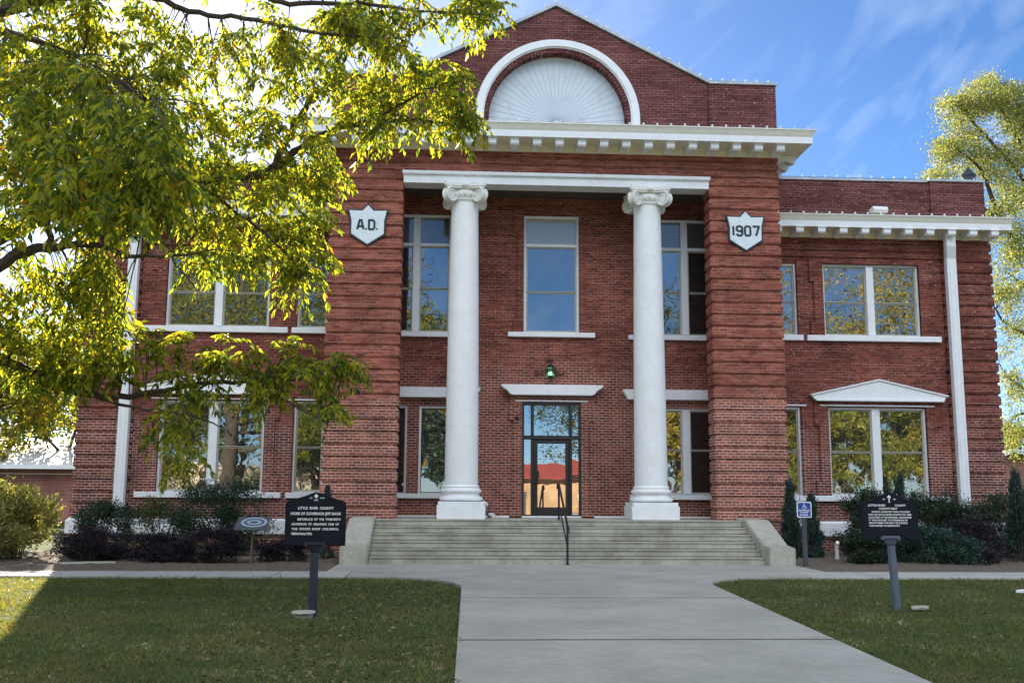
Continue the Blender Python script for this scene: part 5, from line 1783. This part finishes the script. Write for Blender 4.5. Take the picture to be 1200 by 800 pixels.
# fallen leaves, thicker by the walk
n = 4200
X = rng.uniform(-15, 12, n); Yv = rng.uniform(-19, -6.3, n)
X2 = np.concatenate([X, rng.normal(-4.0, 1.0, 1500), rng.normal(2.6, .8, 350)]); Y2 = np.concatenate([Yv, rng.uniform(-18, -8, 1500), rng.uniform(-17, -9, 350)])
k = (~on_walk(X2, Y2)) & (Y2 < -6.25)
X2, Y2 = X2[k], Y2[k]
n = len(X2)
P = np.stack([X2, Y2, rng.uniform(-.01, .025, n)], 1)
D = norm(np.stack([rng.normal(size=n), rng.normal(size=n), rng.normal(size=n) * .25], 1))
Nn = norm(np.stack([rng.normal(size=n) * .4, rng.normal(size=n) * .4, np.ones(n)], 1))
V, T = leaf_arrays(P, D, Nn, rng.uniform(.035, .095, n), rng.uniform(.012, .03, n))
M['litter'] = leafmat('dry_leaf', [(0, (.08, .05, .025)), (.6, (.19, .12, .06)), (.96, (.30, .24, .14)), (1, (.38, .34, .26))], trans=.1)
tag(fast_mesh('fallen_leaves', V, T, M['litter']), 'dry leaves scattered over the lawns', 'fallen leaves', kind='stuff')

# ------------------------------------------------------------------ neighbouring buildings
def flatbrick(name, c):
    return brick(name, c, [q * .8 for q in c], (.4, .33, .3), (.4, .33, .3), 20, eff=.1)
An = empty('annex_building', (-32, 34, 0), 'low red brick annex with a white metal roof at far left', 'building')
MB().box(-52, -20, 30, 40, 0, 3.02).build('wall', flatbrick('annex_brick', (.30, .10, .075)), An)
m = MB(); m.prism([(29.3, 3.02), (29.3, 3.14), (35, 4.7), (40.7, 3.14), (40.7, 3.02)], 'x', -52.5, -19.5)
m.build('roof', plain('white_roof', (.58, .57, .55), .6, noise=.12), An)
MB().box(-52.5, -19.5, 29.15, 29.3, 2.90, 3.12).build('gutter', M['white'], An)
MB().box(-52, -20, 29.97, 30.02, 2.62, 2.68).build('trim', M['white'], An)
Gb = empty('gabled_house', (34, 36, 0), 'small brick house with white-edged gable beyond the right wing', 'building')
MB().prism([(27.5, 0), (41, 0), (41, 2.2), (30.5, 4.3), (27.5, 3.1)], 'y', 32, 40).build('wall', flatbrick('house_brick', (.42, .18, .12)), Gb)
m = MB(); m.prism([(27.0, 2.95), (27.0, 3.15), (30.5, 4.55), (41.6, 2.3), (41.6, 2.1), (30.5, 4.32)], 'y', 31.5, 40.5)
m.build('roof', plain('house_roof', (.10, .09, .09), .8), Gb)
m = MB(); m.prism([(27.0, 2.98), (27.0, 3.17), (30.5, 4.58), (41.6, 2.33), (41.6, 2.12), (30.5, 4.34)], 'y', 31.40, 31.5)
m.build('bargeboard', M['white'], Gb)
MB().box(29.2, 30.6, 31.93, 32.0, .9, 2.2).build('window', M['glass'], Gb)
# tan shop with a red roof across the street (mirrored in the door)
Sh = empty('street_shop', (6, -66, 0), 'tan stucco shop with a red metal roof across the street', 'building')
stucco = plain('tan_stucco', (.42, .27, .16), .9, noise=.25, scale=.8, bump=.2)
MB().box(-2, 12.5, -74, -62, 0, 3.55).build('wall', stucco, Sh)
m = MB(); m.prism([(-61.0, 3.35), (-61.0, 3.5), (-62.4, 4.75), (-73.6, 4.75), (-75, 3.5), (-75, 3.35)], 'x', -2.6, 13.1)
m.build('roof', plain('red_roof', (.20, .03, .025), .7, noise=.3), Sh)
for wx in (.6, 9.6):
    f_ = MB(); f_.box(wx - .85, wx + .85, -62.0, -61.93, .8, 2.4); wo_ = f_.build('window', M['white'], Sh)
    MB().box(wx - .75, wx + .75, -61.935, -61.915, .9, 2.3).build('pane', M['glass'], wo_)
MB().box(2.6, 3.7, -62.0, -61.92, 0, 2.15).build('door', M['dark'], Sh)
Sb = empty('brick_shop', (-22, -70, 0), 'plain cream brick shop left of the tan shop across the street', 'building')
MB().box(-34, -12, -76, -64, 0, 4.2).build('wall', plain('cream_wall', (.55, .48, .38), .9, noise=.1), Sb)
MB().box(-34.2, -11.8, -76.2, -63.8, 4.2, 4.4).build('coping', M['white'], Sb)
for wx in (-30, -25, -20, -15):
    MB().box(wx - 1.2, wx + 1.2, -64.0, -63.93, .6, 2.8).build('window', M['glass'], Sb)
